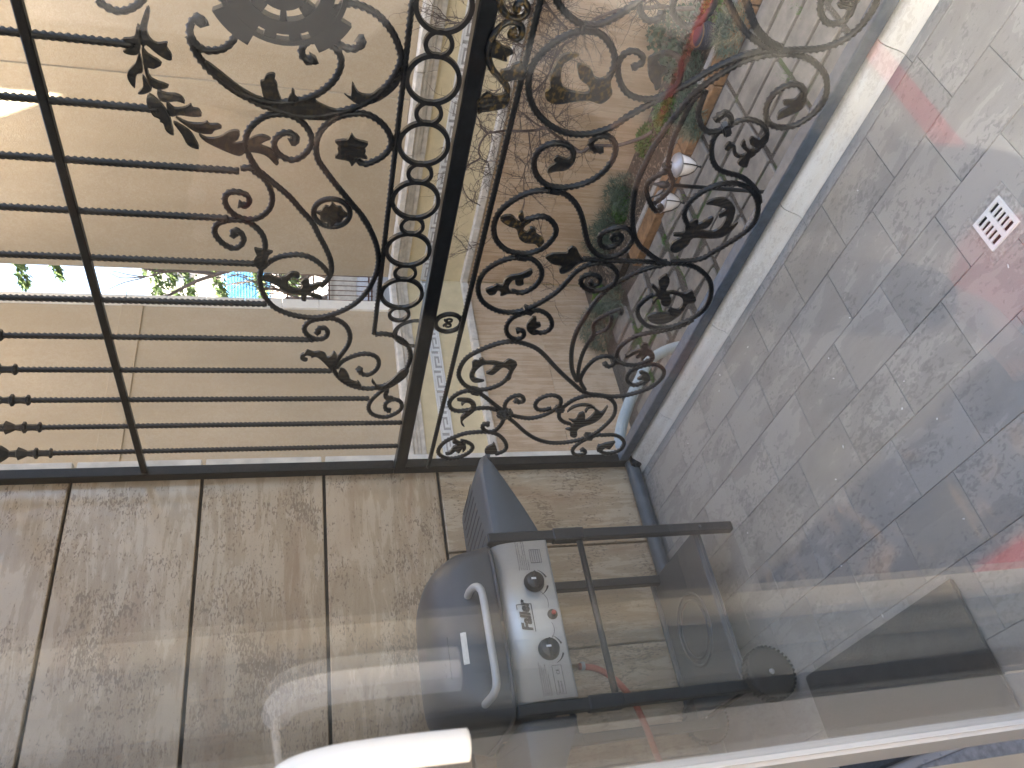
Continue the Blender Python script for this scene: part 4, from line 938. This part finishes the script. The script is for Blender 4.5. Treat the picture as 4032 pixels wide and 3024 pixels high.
# ============================================================ window of the room: frame, pane, handle
def glass_mat():
    m = bpy.data.materials.new('window_glass'); m.use_nodes = True; nt = m.node_tree
    for n_ in list(nt.nodes):
        if n_.type == 'BSDF_PRINCIPLED': nt.nodes.remove(n_)
    out = [n_ for n_ in nt.nodes if n_.type == 'OUTPUT_MATERIAL'][0]
    ge = N(nt, 'ShaderNodeNewGeometry'); dt = N(nt, 'ShaderNodeVectorMath', op='DOT_PRODUCT'); nt.links.new(ge.outputs['Incoming'], dt.inputs[0]); nt.links.new(ge.outputs['Normal'], dt.inputs[1])
    ab = N(nt, 'ShaderNodeMath', op='ABSOLUTE'); nt.links.new(dt.outputs['Value'], ab.inputs[0])
    om = N(nt, 'ShaderNodeMath', op='SUBTRACT'); om.inputs[0].default_value = 1; nt.links.new(ab.outputs[0], om.inputs[1])
    pw = N(nt, 'ShaderNodeMath', op='POWER'); nt.links.new(om.outputs[0], pw.inputs[0]); pw.inputs[1].default_value = 5
    fr = N(nt, 'ShaderNodeMath', op='MULTIPLY_ADD'); nt.links.new(pw.outputs[0], fr.inputs[0]); fr.inputs[1].default_value = .965; fr.inputs[2].default_value = .035
    tr_ = N(nt, 'ShaderNodeBsdfTransparent'); tr_.inputs[0].default_value = (.97, .985, .98, 1); gl = N(nt, 'ShaderNodeBsdfGlossy'); gl.inputs['Roughness'].default_value = 0.0
    mx = N(nt, 'ShaderNodeMixShader'); nt.links.new(fr.outputs[0], mx.inputs[0]); nt.links.new(tr_.outputs[0], mx.inputs[1]); nt.links.new(gl.outputs[0], mx.inputs[2])
    nt.links.new(mx.outputs[0], out.inputs[0]); return m
M['glass'] = glass_mat()
wd = thing('window', 'white framed window with a lever handle that the balcony is seen through', 'window', (2.7, WY, 0))
box('frame_stile', 1.62, 1.728, WY-.010, WY+.014, .0, 2.36, M['upvc'], wd, .006, 2)
box('frame_stile', 3.64, 3.748, WY-.010, WY+.014, .0, 2.36, M['upvc'], wd, .006, 2)
box('frame_rail', 1.729, 3.639, WY-.009, WY+.013, .0, .075, M['upvc'], wd, .006, 2)
box('frame_rail', 1.729, 3.639, WY-.009, WY+.013, 2.28, 2.359, M['upvc'], wd, .006, 2)
box('pane', 1.727, 3.641, WY-.003, WY+.003, .074, 2.281, M['glass'], wd)
hd = link('lever_handle', mesh(*tube(resample(catmull([Vector(v) for v in ((1.728, WY-.040, 1.512), (1.95, WY-.038, 1.517), (2.07, WY-.036, 1.516), (2.125, WY-.034, 1.505), (2.150, WY-.0325, 1.472), (2.156, WY-.032, 1.42), (2.154, WY-.032, 1.360))]), .006), [.0040]*54+[.0055+.0013*k for k in range(1, 7)]+[.0135]*1000, 12), M['upvc'], True), wd)
for k in range(4): link('finger_grip', lathe([(.0, -.012), (.006, -.010), (.0085, 0), (.006, .010), (.0, .012)], 10, M['upvc']), hd, (2.1425, WY-.032, 1.380+.026*k))
link('handle_base', boxmesh(.034, .050, .16, M['upvc'], .005, 2), hd, (1.715, WY-.018, 1.50))
# curtain gathered beside the window, inside the room
V = []; Fc = []; nc = 140
for i in range(nc):
    t = i/(nc-1); x = .75+1.12*t; y = -1.748+.028*math.sin(t*70)+.010*math.sin(t*23+1)
    for z in (.02, .7, 1.5, 2.6): V.append((x+.01*math.sin(z*3+t*9), y+.006*math.sin(z*2.1+t*30), z))
for i in range(nc-1):
    for k in range(3): Fc.append((i*4+k, i*4+k+1, i*4+k+5, i*4+k+4))
cu_ = link('curtain', mesh(V, Fc, plain('curtain_cloth', (.34, .32, .27), .9, 0, .1, 30), True)); so_ = cu_.modifiers.new('s', 'SOLIDIFY'); so_.thickness = .003
tag(cu_, 'beige curtain gathered beside the window, mirrored in the pane', 'curtain')

# ============================================================ COURTYARD: lamp, basket, plants, bare tree
lp = thing('garden_lamp', 'black garden lamp post with two opal glass lanterns in the courtyard', 'lamp', (-1.29, 3.80, GZ))
LX, LY = -1.29, 3.80
link('lamp_pole', lathe([(.045, 0), (.045, .02), (.022, .05), (.019, .06), (.019, 1.16), (.034, 1.165), (.034, 1.24), (.022, 1.245), (.012, 1.30), (.0, 1.34)], 14, M['lampblack']), lp, (LX, LY, GZ))
for dx in (.225, -.19):
    hx, hzz = LX+dx, GZ+1.155
    ln = thing('x', None, None) if False else link('lantern', lathe([(.0, .07), (.04, .063), (.10, .026), (.112, .0), (.107, -.005), (.0, -.003)], 24, plain('lantern_cap', (.30, .31, .34), .35, .4)), lp, (hx, LY, hzz))
    link('opal_bowl', lathe([(.097, -.006), (.094, -.04), (.076, -.105), (.042, -.165), (.014, -.186), (.0, -.188)], 24, M['opal']), ln, (hx, LY, hzz))
    link('finial', lathe([(.020, -.180), (.011, -.198), (.005, -.212), (.011, -.222), (.012, -.232), (.0, -.244)], 12, M['lampblack']), ln, (hx, LY, hzz))
    for k in range(4):
        a = math.pi/4+math.pi/2*k; P = [Vector((hx+r*math.cos(a), LY+r*math.sin(a), hzz+z)) for r, z in ((.101, -.005), (.098, -.04), (.080, -.105), (.046, -.166), (.016, -.189))]
        V, Fc = tube(P, .0055, 5); link('strap', mesh(V, Fc, M['lampblack']), ln)
    P = resample(catmull([Vector((LX+dx*f, LY, GZ+z)) for f, z in ((.08, 1.20), (.35, 1.185), (.62, 1.215), (.85, 1.29), (1.0, 1.30), (1.12, 1.26), (1.08, 1.215), (1.0, 1.205))]), .015)
    V, Fc = tube(P, .008, 6); link('arm', mesh(V, Fc, M['lampblack'], True), lp)
    P = resample(catmull([Vector((LX+dx*f, LY, GZ+z)) for f, z in ((.1, 1.13), (.3, 1.10), (.5, 1.13), (.42, 1.17), (.32, 1.15))]), .012)
    V, Fc = tube(P, .006, 6); link('arm_curl', mesh(V, Fc, M['lampblack'], True), lp)
bk = thing('woven_basket', 'dark round woven basket standing in the planting bed by the ochre kerb', 'basket', (-.93, 5.99, GZ+.06))
bp_ = [(.10, 0), (.13, .04), (.145, .10), (.14, .17), (.125, .21)]
link('basket_body', lathe([(r+.006*((i % 2)*2-1), z) for i, (r, z) in enumerate([(.10+.045*math.sin(math.pi*min(1, k/14*1.05)*.62), .0142*k) for k in range(16)])], 28, M['basket'], False), bk, (-.93, 5.99, GZ+.06))
ringV = [Vector((-.93+.128*math.cos(2*math.pi*k/28), 5.99+.128*math.sin(2*math.pi*k/28), GZ+.275)) for k in range(29)]
V, Fc = tube(ringV, .010, 6, updir=(0, 0, 1)); link('basket_rim', mesh(V, Fc, M['basket_rim'], True), bk)

def blades(n, rad, h, lo, hi, wid, up, mat, seed, droop=.0, dome=True, leafy=False):
    rg = random.Random(seed); V = []; Fc = []
    for i in range(n):
        a = rg.uniform(0, 2*math.pi); rr = rad*math.sqrt(rg.random())*(1 if not dome else 1)
        hh = h*math.sqrt(max(0.02, 1-(rr/rad)**2))*rg.uniform(.25, 1.0) if dome else rg.uniform(0, h)
        p = Vector((rr*math.cos(a), rr*math.sin(a), hh))
        d = Vector((rg.gauss(0, 1)+p.x/rad*1.2, rg.gauss(0, 1)+p.y/rad*1.2, rg.gauss(0, .6)+up)).normalized()
        L = rg.uniform(lo, hi); s = d.cross(Vector((rg.gauss(0, 1), rg.gauss(0, 1), rg.gauss(0, 1)))).normalized()*wid*rg.uniform(.6, 1.2)
        b = len(V)
        if leafy: V += [p, p+d*L*.45+s, p+d*L, p+d*L*.45-s]; Fc.append((b, b+1, b+2, b+3))
        else: V += [p-s*.5, p+s*.5, p+d*L]; Fc.append((b, b+1, b+2))
    return mesh(V, Fc, M[mat])
def bush(kind, label, code, x, y, z, r, h, n, wid, lo, hi, up, mat, seed, leafy=False, plane=None, grp=None):
    X, Y = px(code, x, y)
    p = onplane(X, Y, 2, z) if plane is None else onplane(X, Y, 1, plane)
    p.y = min(p.y, YC-.10-r*.6); p.y = max(p.y, 5.62)
    t = thing(kind, label, 'plant', (p.x, p.y, GZ+.05), grp)
    link('foliage', blades(n, r, h, lo, hi, wid, up, mat, seed, leafy=leafy), t, (p.x, p.y, GZ+.05))
    V = []; Fc = []
    for k in range(5):
        a = 1.3*k; b = len(V); vv, ff = tube([Vector((0, 0, 0)), Vector((r*.4*math.cos(a), r*.4*math.sin(a), h*.6))], [.008, .004], 4); V += vv; Fc += [tuple(q+b for q in f_) for f_ in ff]
    link('stem', mesh(V, Fc, M['bark']), t, (p.x, p.y, GZ+.05))
bush('lavender_shrub', 'large grey-green shrub at the end of the ochre kerb', 'M', 1600, 1090, -2.85, .34, .42, 2600, .010, .05, .12, .5, 'lavender', 1)
bush('lavender_shrub', 'grey-green shrub behind the kerb between two weed patches', 'M', 1760, 860, -2.85, .22, .24, 1400, .010, .05, .12, .5, 'lavender', 2)
bush('lavender_shrub', 'wispy grey shrub against the wall behind the lantern', 'K', 1600, 990, 0, .26, .36, 1100, .009, .06, .14, .7, 'lavender', 3, plane=6.5)
bush('lavender_shrub', 'wispy shrub against the wall left of the spiral rosette', 'K', 1430, 1330, 0, .25, .34, 900, .009, .06, .14, .7, 'lavender', 4, plane=6.5)
bush('lavender_shrub', 'dark wispy shrub in the inner corner of the house', 'K', 1270, 1500, 0, .28, .42, 1100, .009, .06, .14, .7, 'lavender', 5, plane=6.5)
bush('lavender_shrub', 'grey-green shrub in front of the woven basket', 'D', 1560, 330, -2.85, .26, .22, 1500, .010, .05, .12, .5, 'lavender', 6)
bush('lavender_shrub', 'low grey shrub beside the kerb near the lamp', 'D', 1120, 1250, -2.88, .25, .2, 1300, .010, .05, .12, .5, 'lavender', 7)
bush('lavender_shrub', 'sparse grey shrub in the middle of the bed', 'D', 1180, 830, -2.9, .25, .2, 1000, .010, .05, .12, .6, 'lavender', 8)
bush('lavender_shrub', 'shrub spilling over the ochre kerb', 'A', 1180, 210, -2.88, .20, .2, 1100, .010, .05, .12, .4, 'lavender', 19)
bush('ivy_plant', 'dark green ivy clump climbing by the house wall', 'D', 960, 400, 0, .34, .55, 700, .032, .05, .085, .4, 'ivy', 9, True, plane=6.5)
bush('ivy_plant', 'small ivy clump below the big ivy', 'D', 900, 700, 0, .20, .26, 260, .028, .05, .075, .4, 'ivy', 10, True, plane=6.5)
bush('weed_patch', 'bright green weed patch behind the twin blades', 'A', 880, 130, -2.92, .26, .14, 900, .012, .03, .07, .5, 'weed', 11, True)
bush('weed_patch', 'bright green weed patch along the bed near the spiral', 'K', 1790, 1130, -2.92, .24, .14, 900, .012, .03, .07, .5, 'weed', 12, True)
bush('weed_patch', 'bright green weeds at the foot of the bare tree', 'K', 2050, 420, -2.92, .20, .14, 600, .012, .03, .07, .5, 'weed', 13, True)
bush('weed_patch', 'bright green weeds beside the large grey-green shrub', 'M', 1560, 640, -2.92, .20, .14, 600, .012, .03, .07, .5, 'weed', 14, True)
bush('weed_patch', 'low green weeds near the basket and ivy', 'D', 1420, 160, -2.92, .26, .12, 700, .012, .03, .07, .5, 'weed', 15, True)
# weeds and moss in the paving joints, dry leaves on the bed
rg = random.Random(5); V = []; Fc = []
for code, x, y, n, sp in (('F', 900, 820, 420, .18), ('F', 1100, 760, 200, .12), ('A', 980, 1240, 350, .17), ('F', 1430, 250, 160, .12), ('O', 990, 600, 260, .13), ('Q', 950, 90, 110, .1), ('Q', 790, 870, 90, .09), ('F', 760, 1130, 200, .12), ('F', 1000, 1180, 160, .12), ('A', 840, 1560, 160, .1), ('O', 860, 180, 140, .1)):
    c = onplane(*px(code, x, y), 2, GZ)
    ang = rg.choice((0, math.pi/2))
    for i in range(n):
        u = rg.gauss(0, sp); v_ = rg.gauss(0, .025)
        p = Vector((c.x+(u if ang == 0 else v_), c.y+(v_ if ang == 0 else u), GZ-.01))
        d = Vector((rg.gauss(0, .6), rg.gauss(0, .6), 1)).normalized()*rg.uniform(.015, .05); s = Vector((rg.gauss(0, 1), rg.gauss(0, 1), 0)).normalized()*.006
        b = len(V); V += [p-s, p+s, p+d]; Fc.append((b, b+1, b+2))
tag(link('joint_weeds', mesh(V, Fc, M['weed'])), 'tufts of green weed growing in the paving joints', 'weeds', kind='stuff')
V = []; Fc = []
for i in range(2600):
    x = rg.uniform(-5.3, 2.5); y = rg.uniform(5.9, 6.72); p = Vector((x, y, GZ+.066+rg.uniform(0, .015)))
    a = rg.uniform(0, 6.3); s = rg.uniform(.012, .03); d = Vector((math.cos(a), math.sin(a), rg.uniform(-.3, .5)))*s; e = Vector((-math.sin(a), math.cos(a), rg.uniform(-.3, .3)))*s*.5
    b = len(V); V += [p-d, p+e, p+d, p-e]; Fc.append((b, b+1, b+2, b+3))
tag(link('leaf_litter', mesh(V, Fc, M['litter'])), 'dry brown leaves scattered over the planting bed', 'leaves', kind='stuff')

# ---------- bare branching tree in the bed
def branchset(name, label, roots, seed, plane, nsub=9, depth=3):
    rg = random.Random(seed)
    P0 = onplane(*parse(roots[0][0])[0], 1, plane)
    t = thing(name, label, 'tree', (P0.x, plane, GZ+.05))
    V = []; Fc = []; TV = []; TF = []
    def add(P, rad, V, Fc, n=6):
        b = len(V); vv, ff = tube(P, rad, n); V += vv; Fc += [tuple(q+b for q in f_) for f_ in ff]
    def twig(p, d, L, r, lev):
        n = max(3, int(L/.05)); P = [p.copy()]; dd = d.copy()
        for i in range(n):
            dd = (dd+Vector((rg.gauss(0, .22), rg.gauss(0, .16), rg.gauss(0, .22)))).normalized(); P.append(P[-1]+dd*L/n)
            if P[-1].y > YC-.03: P[-1].y = YC-.03
        add(P, [r*(1-.75*i/n) for i in range(n+1)], TV, TF, 4)
        if lev > 0:
            for k in range(rg.randint(2, 4)):
                i = rg.randint(1, n); q = P[i]; nd = (dd+Vector((rg.gauss(0, .9), rg.gauss(0, .35), rg.gauss(0, .9)))).normalized()
                twig(q, nd, L*rg.uniform(.35, .65), r*.6, lev-1)
    for s, r0, r1 in roots:
        pts = [onplane(X, Y, 1, plane+rg.uniform(-.08, .08)) for X, Y in parse(s)]
        P = resample(catmull(pts), .04); n = len(P)
        add(P, [r0+(r1-r0)*i/(n-1)+rg.uniform(-.001, .001) for i in range(n)], V, Fc, 7)
        for k in range(int(nsub*len(pts)/4)):
            i = rg.randint(int(n*.12), n-1); d = (P[min(i+1, n-1)]-P[i-1]).normalized()
            nd = (d*.4+Vector((rg.gauss(0, .8), rg.gauss(-.1, .4), rg.gauss(.0, .8)))).normalized()
            twig(P[i], nd, rg.uniform(.15, .55), .0055, depth-1)
    link('trunk', mesh(V, Fc, M['bark'], True), t); link('crown', mesh(TV, TF, M['bark']), t)
branchset('bare_tree', 'leafless tree with crooked trunk growing in front of the travertine base', [
 ('K 2120,330 2000,400 1850,450 1720,480 1500,480 1420,512 1340,550 1200,450 1050,350 960,290 850,312 700,322 560,315 420,332 330,350 260,440 232,540 245,620 100,710 60,850 70,960 130,1060 250,1130', .024, .007),
 ('K 330,345 260,280 240,200 190,140', .010, .006), ('K 780,340 790,450 805,600 740,720 725,900 730,1080 700,1180', .010, .004),
 ('K 245,620 330,660 350,740 400,860', .008, .003), ('K 960,290 850,240 760,160 690,110', .010, .005), ('K 895,340 900,480', .007, .004), ('K 1200,450 1180,300 1060,180 1080,20', .008, .004),
 ('M 880,-250 940,0 980,150 1040,300 1050,480 1070,700', .005, .002), ('M 430,-120 300,30 120,80 10,105', .005, .002)], 3, 6.05, 10)
branchset('bare_tree', 'leafless tree rising beside the ivy clump', [
 ('D 1200,90 1000,95 850,70 700,85 480,90 300,135 100,220 C 2100,420 2000,480 1950,540 1880,660 1830,800 1760,900 1650,1010', .026, .008),
 ('D 850,70 790,20 700,-80', .014, .010), ('C 2030,320 1900,180 1800,40 1750,-60', .014, .008), ('C 1900,180 1750,40 1600,60 1450,70 1270,70', .008, .004), ('C 1900,640 1700,580 1500,470 1380,430 1280,410', .009, .004),
 ('C 1950,540 1920,480 1930,400', .008, .004), ('C 1760,870 1640,870 1480,800', .006, .003), ('C 1480,800 1260,1000 1200,1050', .006, .003), ('C 1000,200 850,250 740,220', .005, .002), ('C 1800,40 1600,200 1400,150 1250,250', .006, .003)], 4, 6.15, 17)
def tree_sp(): pass
# ============================================================ BEYOND THE GAP BETWEEN THE WINGS
dirg = Vector((-.7065, .7077, 0)); perp = Vector((.7077, .7065, 0))
def gp(dist, off, z): 
    v = Vector((CAM.x, CAM.y, 0))+dirg*dist+perp*off; return Vector((v.x, v.y, z))
def obox(name, dist, off, z0, z1, w, d, mat, parent, bevel=0):
    o = link(name, boxmesh(d, w, z1-z0, mat, bevel), parent, gp(dist, off, (z0+z1)/2)); o.rotation_euler.z = math.atan2(dirg.y, dirg.x); return o
fn = thing('rusty_fence', 'rusty barred fence standing in the gap between the two house wings', 'fence', gp(15.5, 0, .02))
for z in (1.62, 1.15, .86, .12, .06): obox('fence_rail', 15.5, 0, z-.014, z+.014, 2.4, .02, M['rustbar'], fn)
for k in range(26): obox('fence_bar', 15.52, -1.15+.092*k, .02, 2.05, .016, .016, M['rustbar'], fn)
tw = thing('grey_block', 'pale grey building far behind the rusty fence', 'building', gp(46, 0, GZ))
obox('wall', 46, 1.5, GZ-.05, 8.6, 9, 6, plain('far_grey_wall', (.42, .41, .40), .9, 0, .15, 1.2), tw)
for z in (1.2, 3.9, 6.4):
    for k in range(5):
        f_ = obox('window', 42.95, -1.8+1.5*k, z, z+1.2, .9, .06, M['white_stone'], tw); obox('pane', 42.91, -1.8+1.5*k, z+.08, z+1.12, .76, .03, plain('far_pane', (.08, .10, .13), .2), f_)
bl = thing('blue_screen', 'bright blue slatted screen behind the fence', 'screen', gp(30, .1, GZ))
obox('post', 30, -1.2, GZ-.05, 4.0, .10, .10, M['blue'], bl); obox('post', 30, 1.6, GZ-.05, 4.0, .10, .10, M['blue'], bl)
for k in range(16): obox('slat', 29.98, .2, 2.35+.10*k, 2.41+.10*k, 2.7, .04, M['blue'], bl)
obox('sheet', 30.08, .2, 2.30, 3.98, 2.7, .03, plain('pale_blue_sheet', (.55, .78, .92), .6), bl)
yd = thing('low_wall', 'low beige yard wall behind the rusty fence', 'wall', gp(20, .2, GZ))
obox('wall', 20, .4, GZ-.05, .62, 4.5, .25, plain('yard_wall', (.60, .57, .52), .9, 0, .2, 8), yd); obox('coping', 20, .4, .622, .70, 4.6, .34, M['white_stone'], yd, .01)
# conifer with drooping sprays and a leafless tree behind
def spray(n, seed, pts, L, w):
    rg = random.Random(seed); V = []; Fc = []
    for (a, b, r) in pts:
        for i in range(n):
            t = rg.random(); p = a.lerp(b, t)+Vector((rg.gauss(0, r), rg.gauss(0, r), rg.gauss(0, r)))*(1-.55*t)
            d = ((b-a).normalized()+Vector((rg.gauss(0, .5), rg.gauss(0, .5), rg.gauss(-.5, .5)))).normalized()*L*rg.uniform(.5, 1.2)
            s = d.cross(Vector((rg.gauss(0, 1), rg.gauss(0, 1), rg.gauss(0, 1)))).normalized()*w
            q = len(V); V += [p-s, p+s, p+d]; Fc.append((q, q+1, q+2))
    return mesh(V, Fc, M['conifer'])
cf = thing('conifer_tree', 'green conifer with drooping sprays behind the house gap', 'tree', gp(27, 2.0, GZ))
tk, tf = tube([gp(27, 2.0, GZ-.05), gp(27, 1.95, 4.5), gp(27, 2.0, 12.5)], [.22, .14, .03], 8); link('trunk', mesh(tk, tf, M['bark'], True), cf)
hz = [(6.2, 2.6, .16), (5.7, 2.6, .16), (5.3, 2.5, .14), (4.4, 2.6, .14), (9.9, 2.4, .12), (9.0, 2.0, .08), (11.6, 1.8, .08), (3.2, 2.4, .16), (2.2, 2.4, .2)]
link('crown', spray(420, 2, [(gp(27, 1.9, z), gp(26.6, 1.9-l, z-.75), r) for z, l, r in hz], .22, .05), cf)
bt = thing('bare_tree', 'leafless tree against the bright sky in the gap', 'tree', gp(24, -.35, GZ))
rg = random.Random(12); V = []; Fc = []; TV = []; TF = []
def grow(p, d, L, r, lev):
    n = 5; P = [p]; dd = d.copy()
    for i in range(n): dd = (dd+Vector((rg.gauss(0, .13), rg.gauss(0, .13), rg.gauss(.02, .1)))).normalized(); P.append(P[-1]+dd*L/n)
    vv, ff = tube(P, [r*(1-.45*i/n) for i in range(n+1)], 5); tgt, tgf = (V, Fc) if lev > 3 else (TV, TF)
    b = len(tgt); tgt += vv; tgf += [tuple(q+b for q in f_) for f_ in ff]
    if lev > 0:
        for k in range(3 if lev > 1 else 4):
            i = rg.randint(2, n); grow(P[i], (dd+Vector((rg.gauss(0, .45), rg.gauss(0, .45), rg.gauss(.1, .35)))).normalized(), L*rg.uniform(.55, .8), r*.62, lev-1)
grow(gp(24, -.35, GZ-.05), Vector((0, .03, 1)), 5.2, .20, 5)
link('trunk', mesh(V, Fc, M['bark'], True), bt); link('crown', mesh(TV, TF, M['bark']), bt)

# ============================================================ PERSON standing behind the phone, seen only as a reflection in the pane
pe = thing('person', 'barefoot person in dark clothes holding up a phone, mirrored faintly in the window', 'person', (2.0, -2.4, -.01))
def skinned(name, chains, mat, parent, root=0, sub=2):
    """chains: lists of (x, y, z, r) or the index of an existing vertex"""
    V = []; Ed = []; Rr = []
    for ch in chains:
        last = None
        for it in ch:
            if isinstance(it, int): i = it
            else: V.append(Vector(it[:3])); Rr.append(it[3]); i = len(V)-1
            if last is not None: Ed.append((last, i))
            last = i
    me = bpy.data.meshes.new(name); me.from_pydata(V, Ed, []); me.materials.append(mat)
    o = link(name, me, parent)
    o.modifiers.new('skin', 'SKIN'); sv = me.skin_vertices[0].data
    for i, r_ in enumerate(Rr): sv[i].radius = (r_, r_); sv[i].use_root = (i == root)
    s_ = o.modifiers.new('sub', 'SUBSURF'); s_.levels = s_.render_levels = sub
    return o
B = [[(2.02, -2.40, .92, .14), (2.04, -2.40, 1.10, .125), (2.06, -2.40, 1.30, .15), (2.07, -2.39, 1.44, .075), (2.075, -2.38, 1.50, .052), (2.08, -2.365, 1.58, .078), (2.082, -2.36, 1.66, .088), (2.082, -2.365, 1.73, .055)],
     [0, (1.93, -2.40, .84, .09), (1.88, -2.37, .48, .055), (1.84, -2.40, .10, .036), (1.835, -2.37, .035, .036), (1.83, -2.27, .022, .034)],
     [0, (2.11, -2.41, .84, .09), (2.13, -2.39, .48, .055), (2.11, -2.46, .10, .036), (2.108, -2.43, .035, .036), (2.105, -2.33, .022, .034)],
     [2, (1.90, -2.40, 1.38, .058), (1.80, -2.38, 1.12, .042), (1.84, -2.28, .93, .030), (1.85, -2.24, .87, .030)],
     [2, (2.23, -2.38, 1.38, .058), (2.48, -2.25, 1.24, .042), (2.70, -2.02, 1.36, .030), (2.76, -1.96, 1.40, .030)]]
def vi(k):   # running index of the last vertex of chain k
    n_ = -1
    for ch in B[:k+1]: n_ += sum(1 for it in ch if not isinstance(it, int))
    return n_
for k, cx in ((1, 1.83), (2, 2.105)):
    e = vi(k); sg = 1 if k == 2 else -1
for k, cx, sg in ((1, 1.83, 1), (2, 2.105, -1)):
    e = vi(k)
    for j, (dx, L, r_) in enumerate(((.026, .055, .0135), (.009, .054, .0098), (-.005, .050, .0092), (-.018, .044, .0088), (-.030, .036, .0082))):
        B.append([e, (cx+sg*dx, -2.255, .016, r_), (cx+sg*dx*1.12, -2.255+L, .010, r_*.92)])
for k, hx, hy, hz_, d in ((3, 1.85, -2.24, .87, (0, .35, -1)), (4, 2.76, -1.96, 1.40, (.7, .6, .35))):
    e = vi(k); dv = Vector(d).normalized(); sd_ = dv.cross(Vector((0, 0, 1)) if abs(dv.z) < .8 else Vector((1, 0, 0))).normalized()
    for j, (o_, L) in enumerate(((-.030, .060), (-.012, .078), (.006, .082), (.023, .076), (.038, .060))):
        b0 = Vector((hx, hy, hz_))+dv*(.035 if j else .008)+sd_*o_; b1 = b0+dv*L*.55+sd_*o_*.3; b2 = b1+(dv+Vector((.25, .1, -.25))).normalized()*L*.45
        B.append([e, (*b0, .0098), (*b1, .0088), (*b2, .0078)])
body = skinned('body', B, M['skin'], pe)
skinned('trousers', [[(2.02, -2.40, .98, .155), (2.02, -2.40, .90, .160)], [1, (1.93, -2.40, .80, .105), (1.88, -2.37, .48, .085), (1.845, -2.395, .13, .075)], [1, (2.11, -2.41, .80, .105), (2.13, -2.39, .48, .085), (2.112, -2.455, .13, .075)]], M['cloth_dark'], pe)
skinned('shirt', [[(2.03, -2.40, .95, .160), (2.05, -2.40, 1.12, .148), (2.06, -2.40, 1.31, .168), (2.07, -2.39, 1.43, .085)], [2, (1.90, -2.40, 1.38, .074), (1.80, -2.38, 1.12, .058), (1.83, -2.31, .98, .046)], [2, (2.23, -2.38, 1.38, .074), (2.48, -2.25, 1.24, .058), (2.66, -2.06, 1.335, .046)]], M['cloth_dark'], pe, 1)
bm = bmesh.new(); bmesh.ops.create_icosphere(bm, subdivisions=3, radius=1, matrix=Matrix.Translation((2.082, -2.378, 1.675)) @ Matrix.Diagonal((.098, .100, .098, 1)))
link('hair', bmmesh(bm, M['hair'], True), pe)
for dx in (-.033, .033):
    bm = bmesh.new(); bmesh.ops.create_icosphere(bm, subdivisions=2, radius=.012, matrix=Matrix.Translation((2.082+dx, -2.281, 1.625))); link('eye', bmmesh(bm, M['whitemark'], True), pe)
    bm = bmesh.new(); bmesh.ops.create_icosphere(bm, subdivisions=2, radius=1, matrix=Matrix.Translation((2.082+dx*2.75, -2.365, 1.615)) @ Matrix.Diagonal((.012, .020, .030, 1))); link('ear', bmmesh(bm, M['skin'], True), pe)
bm = bmesh.new(); bmesh.ops.create_icosphere(bm, subdivisions=2, radius=1, matrix=Matrix.Translation((2.082, -2.275, 1.598)) @ Matrix.Diagonal((.013, .020, .024, 1))); link('nose', bmmesh(bm, M['skin'], True), pe)
bm = bmesh.new(); bmesh.ops.create_icosphere(bm, subdivisions=2, radius=1, matrix=Matrix.Translation((2.082, -2.285, 1.562)) @ Matrix.Diagonal((.024, .008, .007, 1))); link('mouth', bmmesh(bm, M['red'], True), pe)
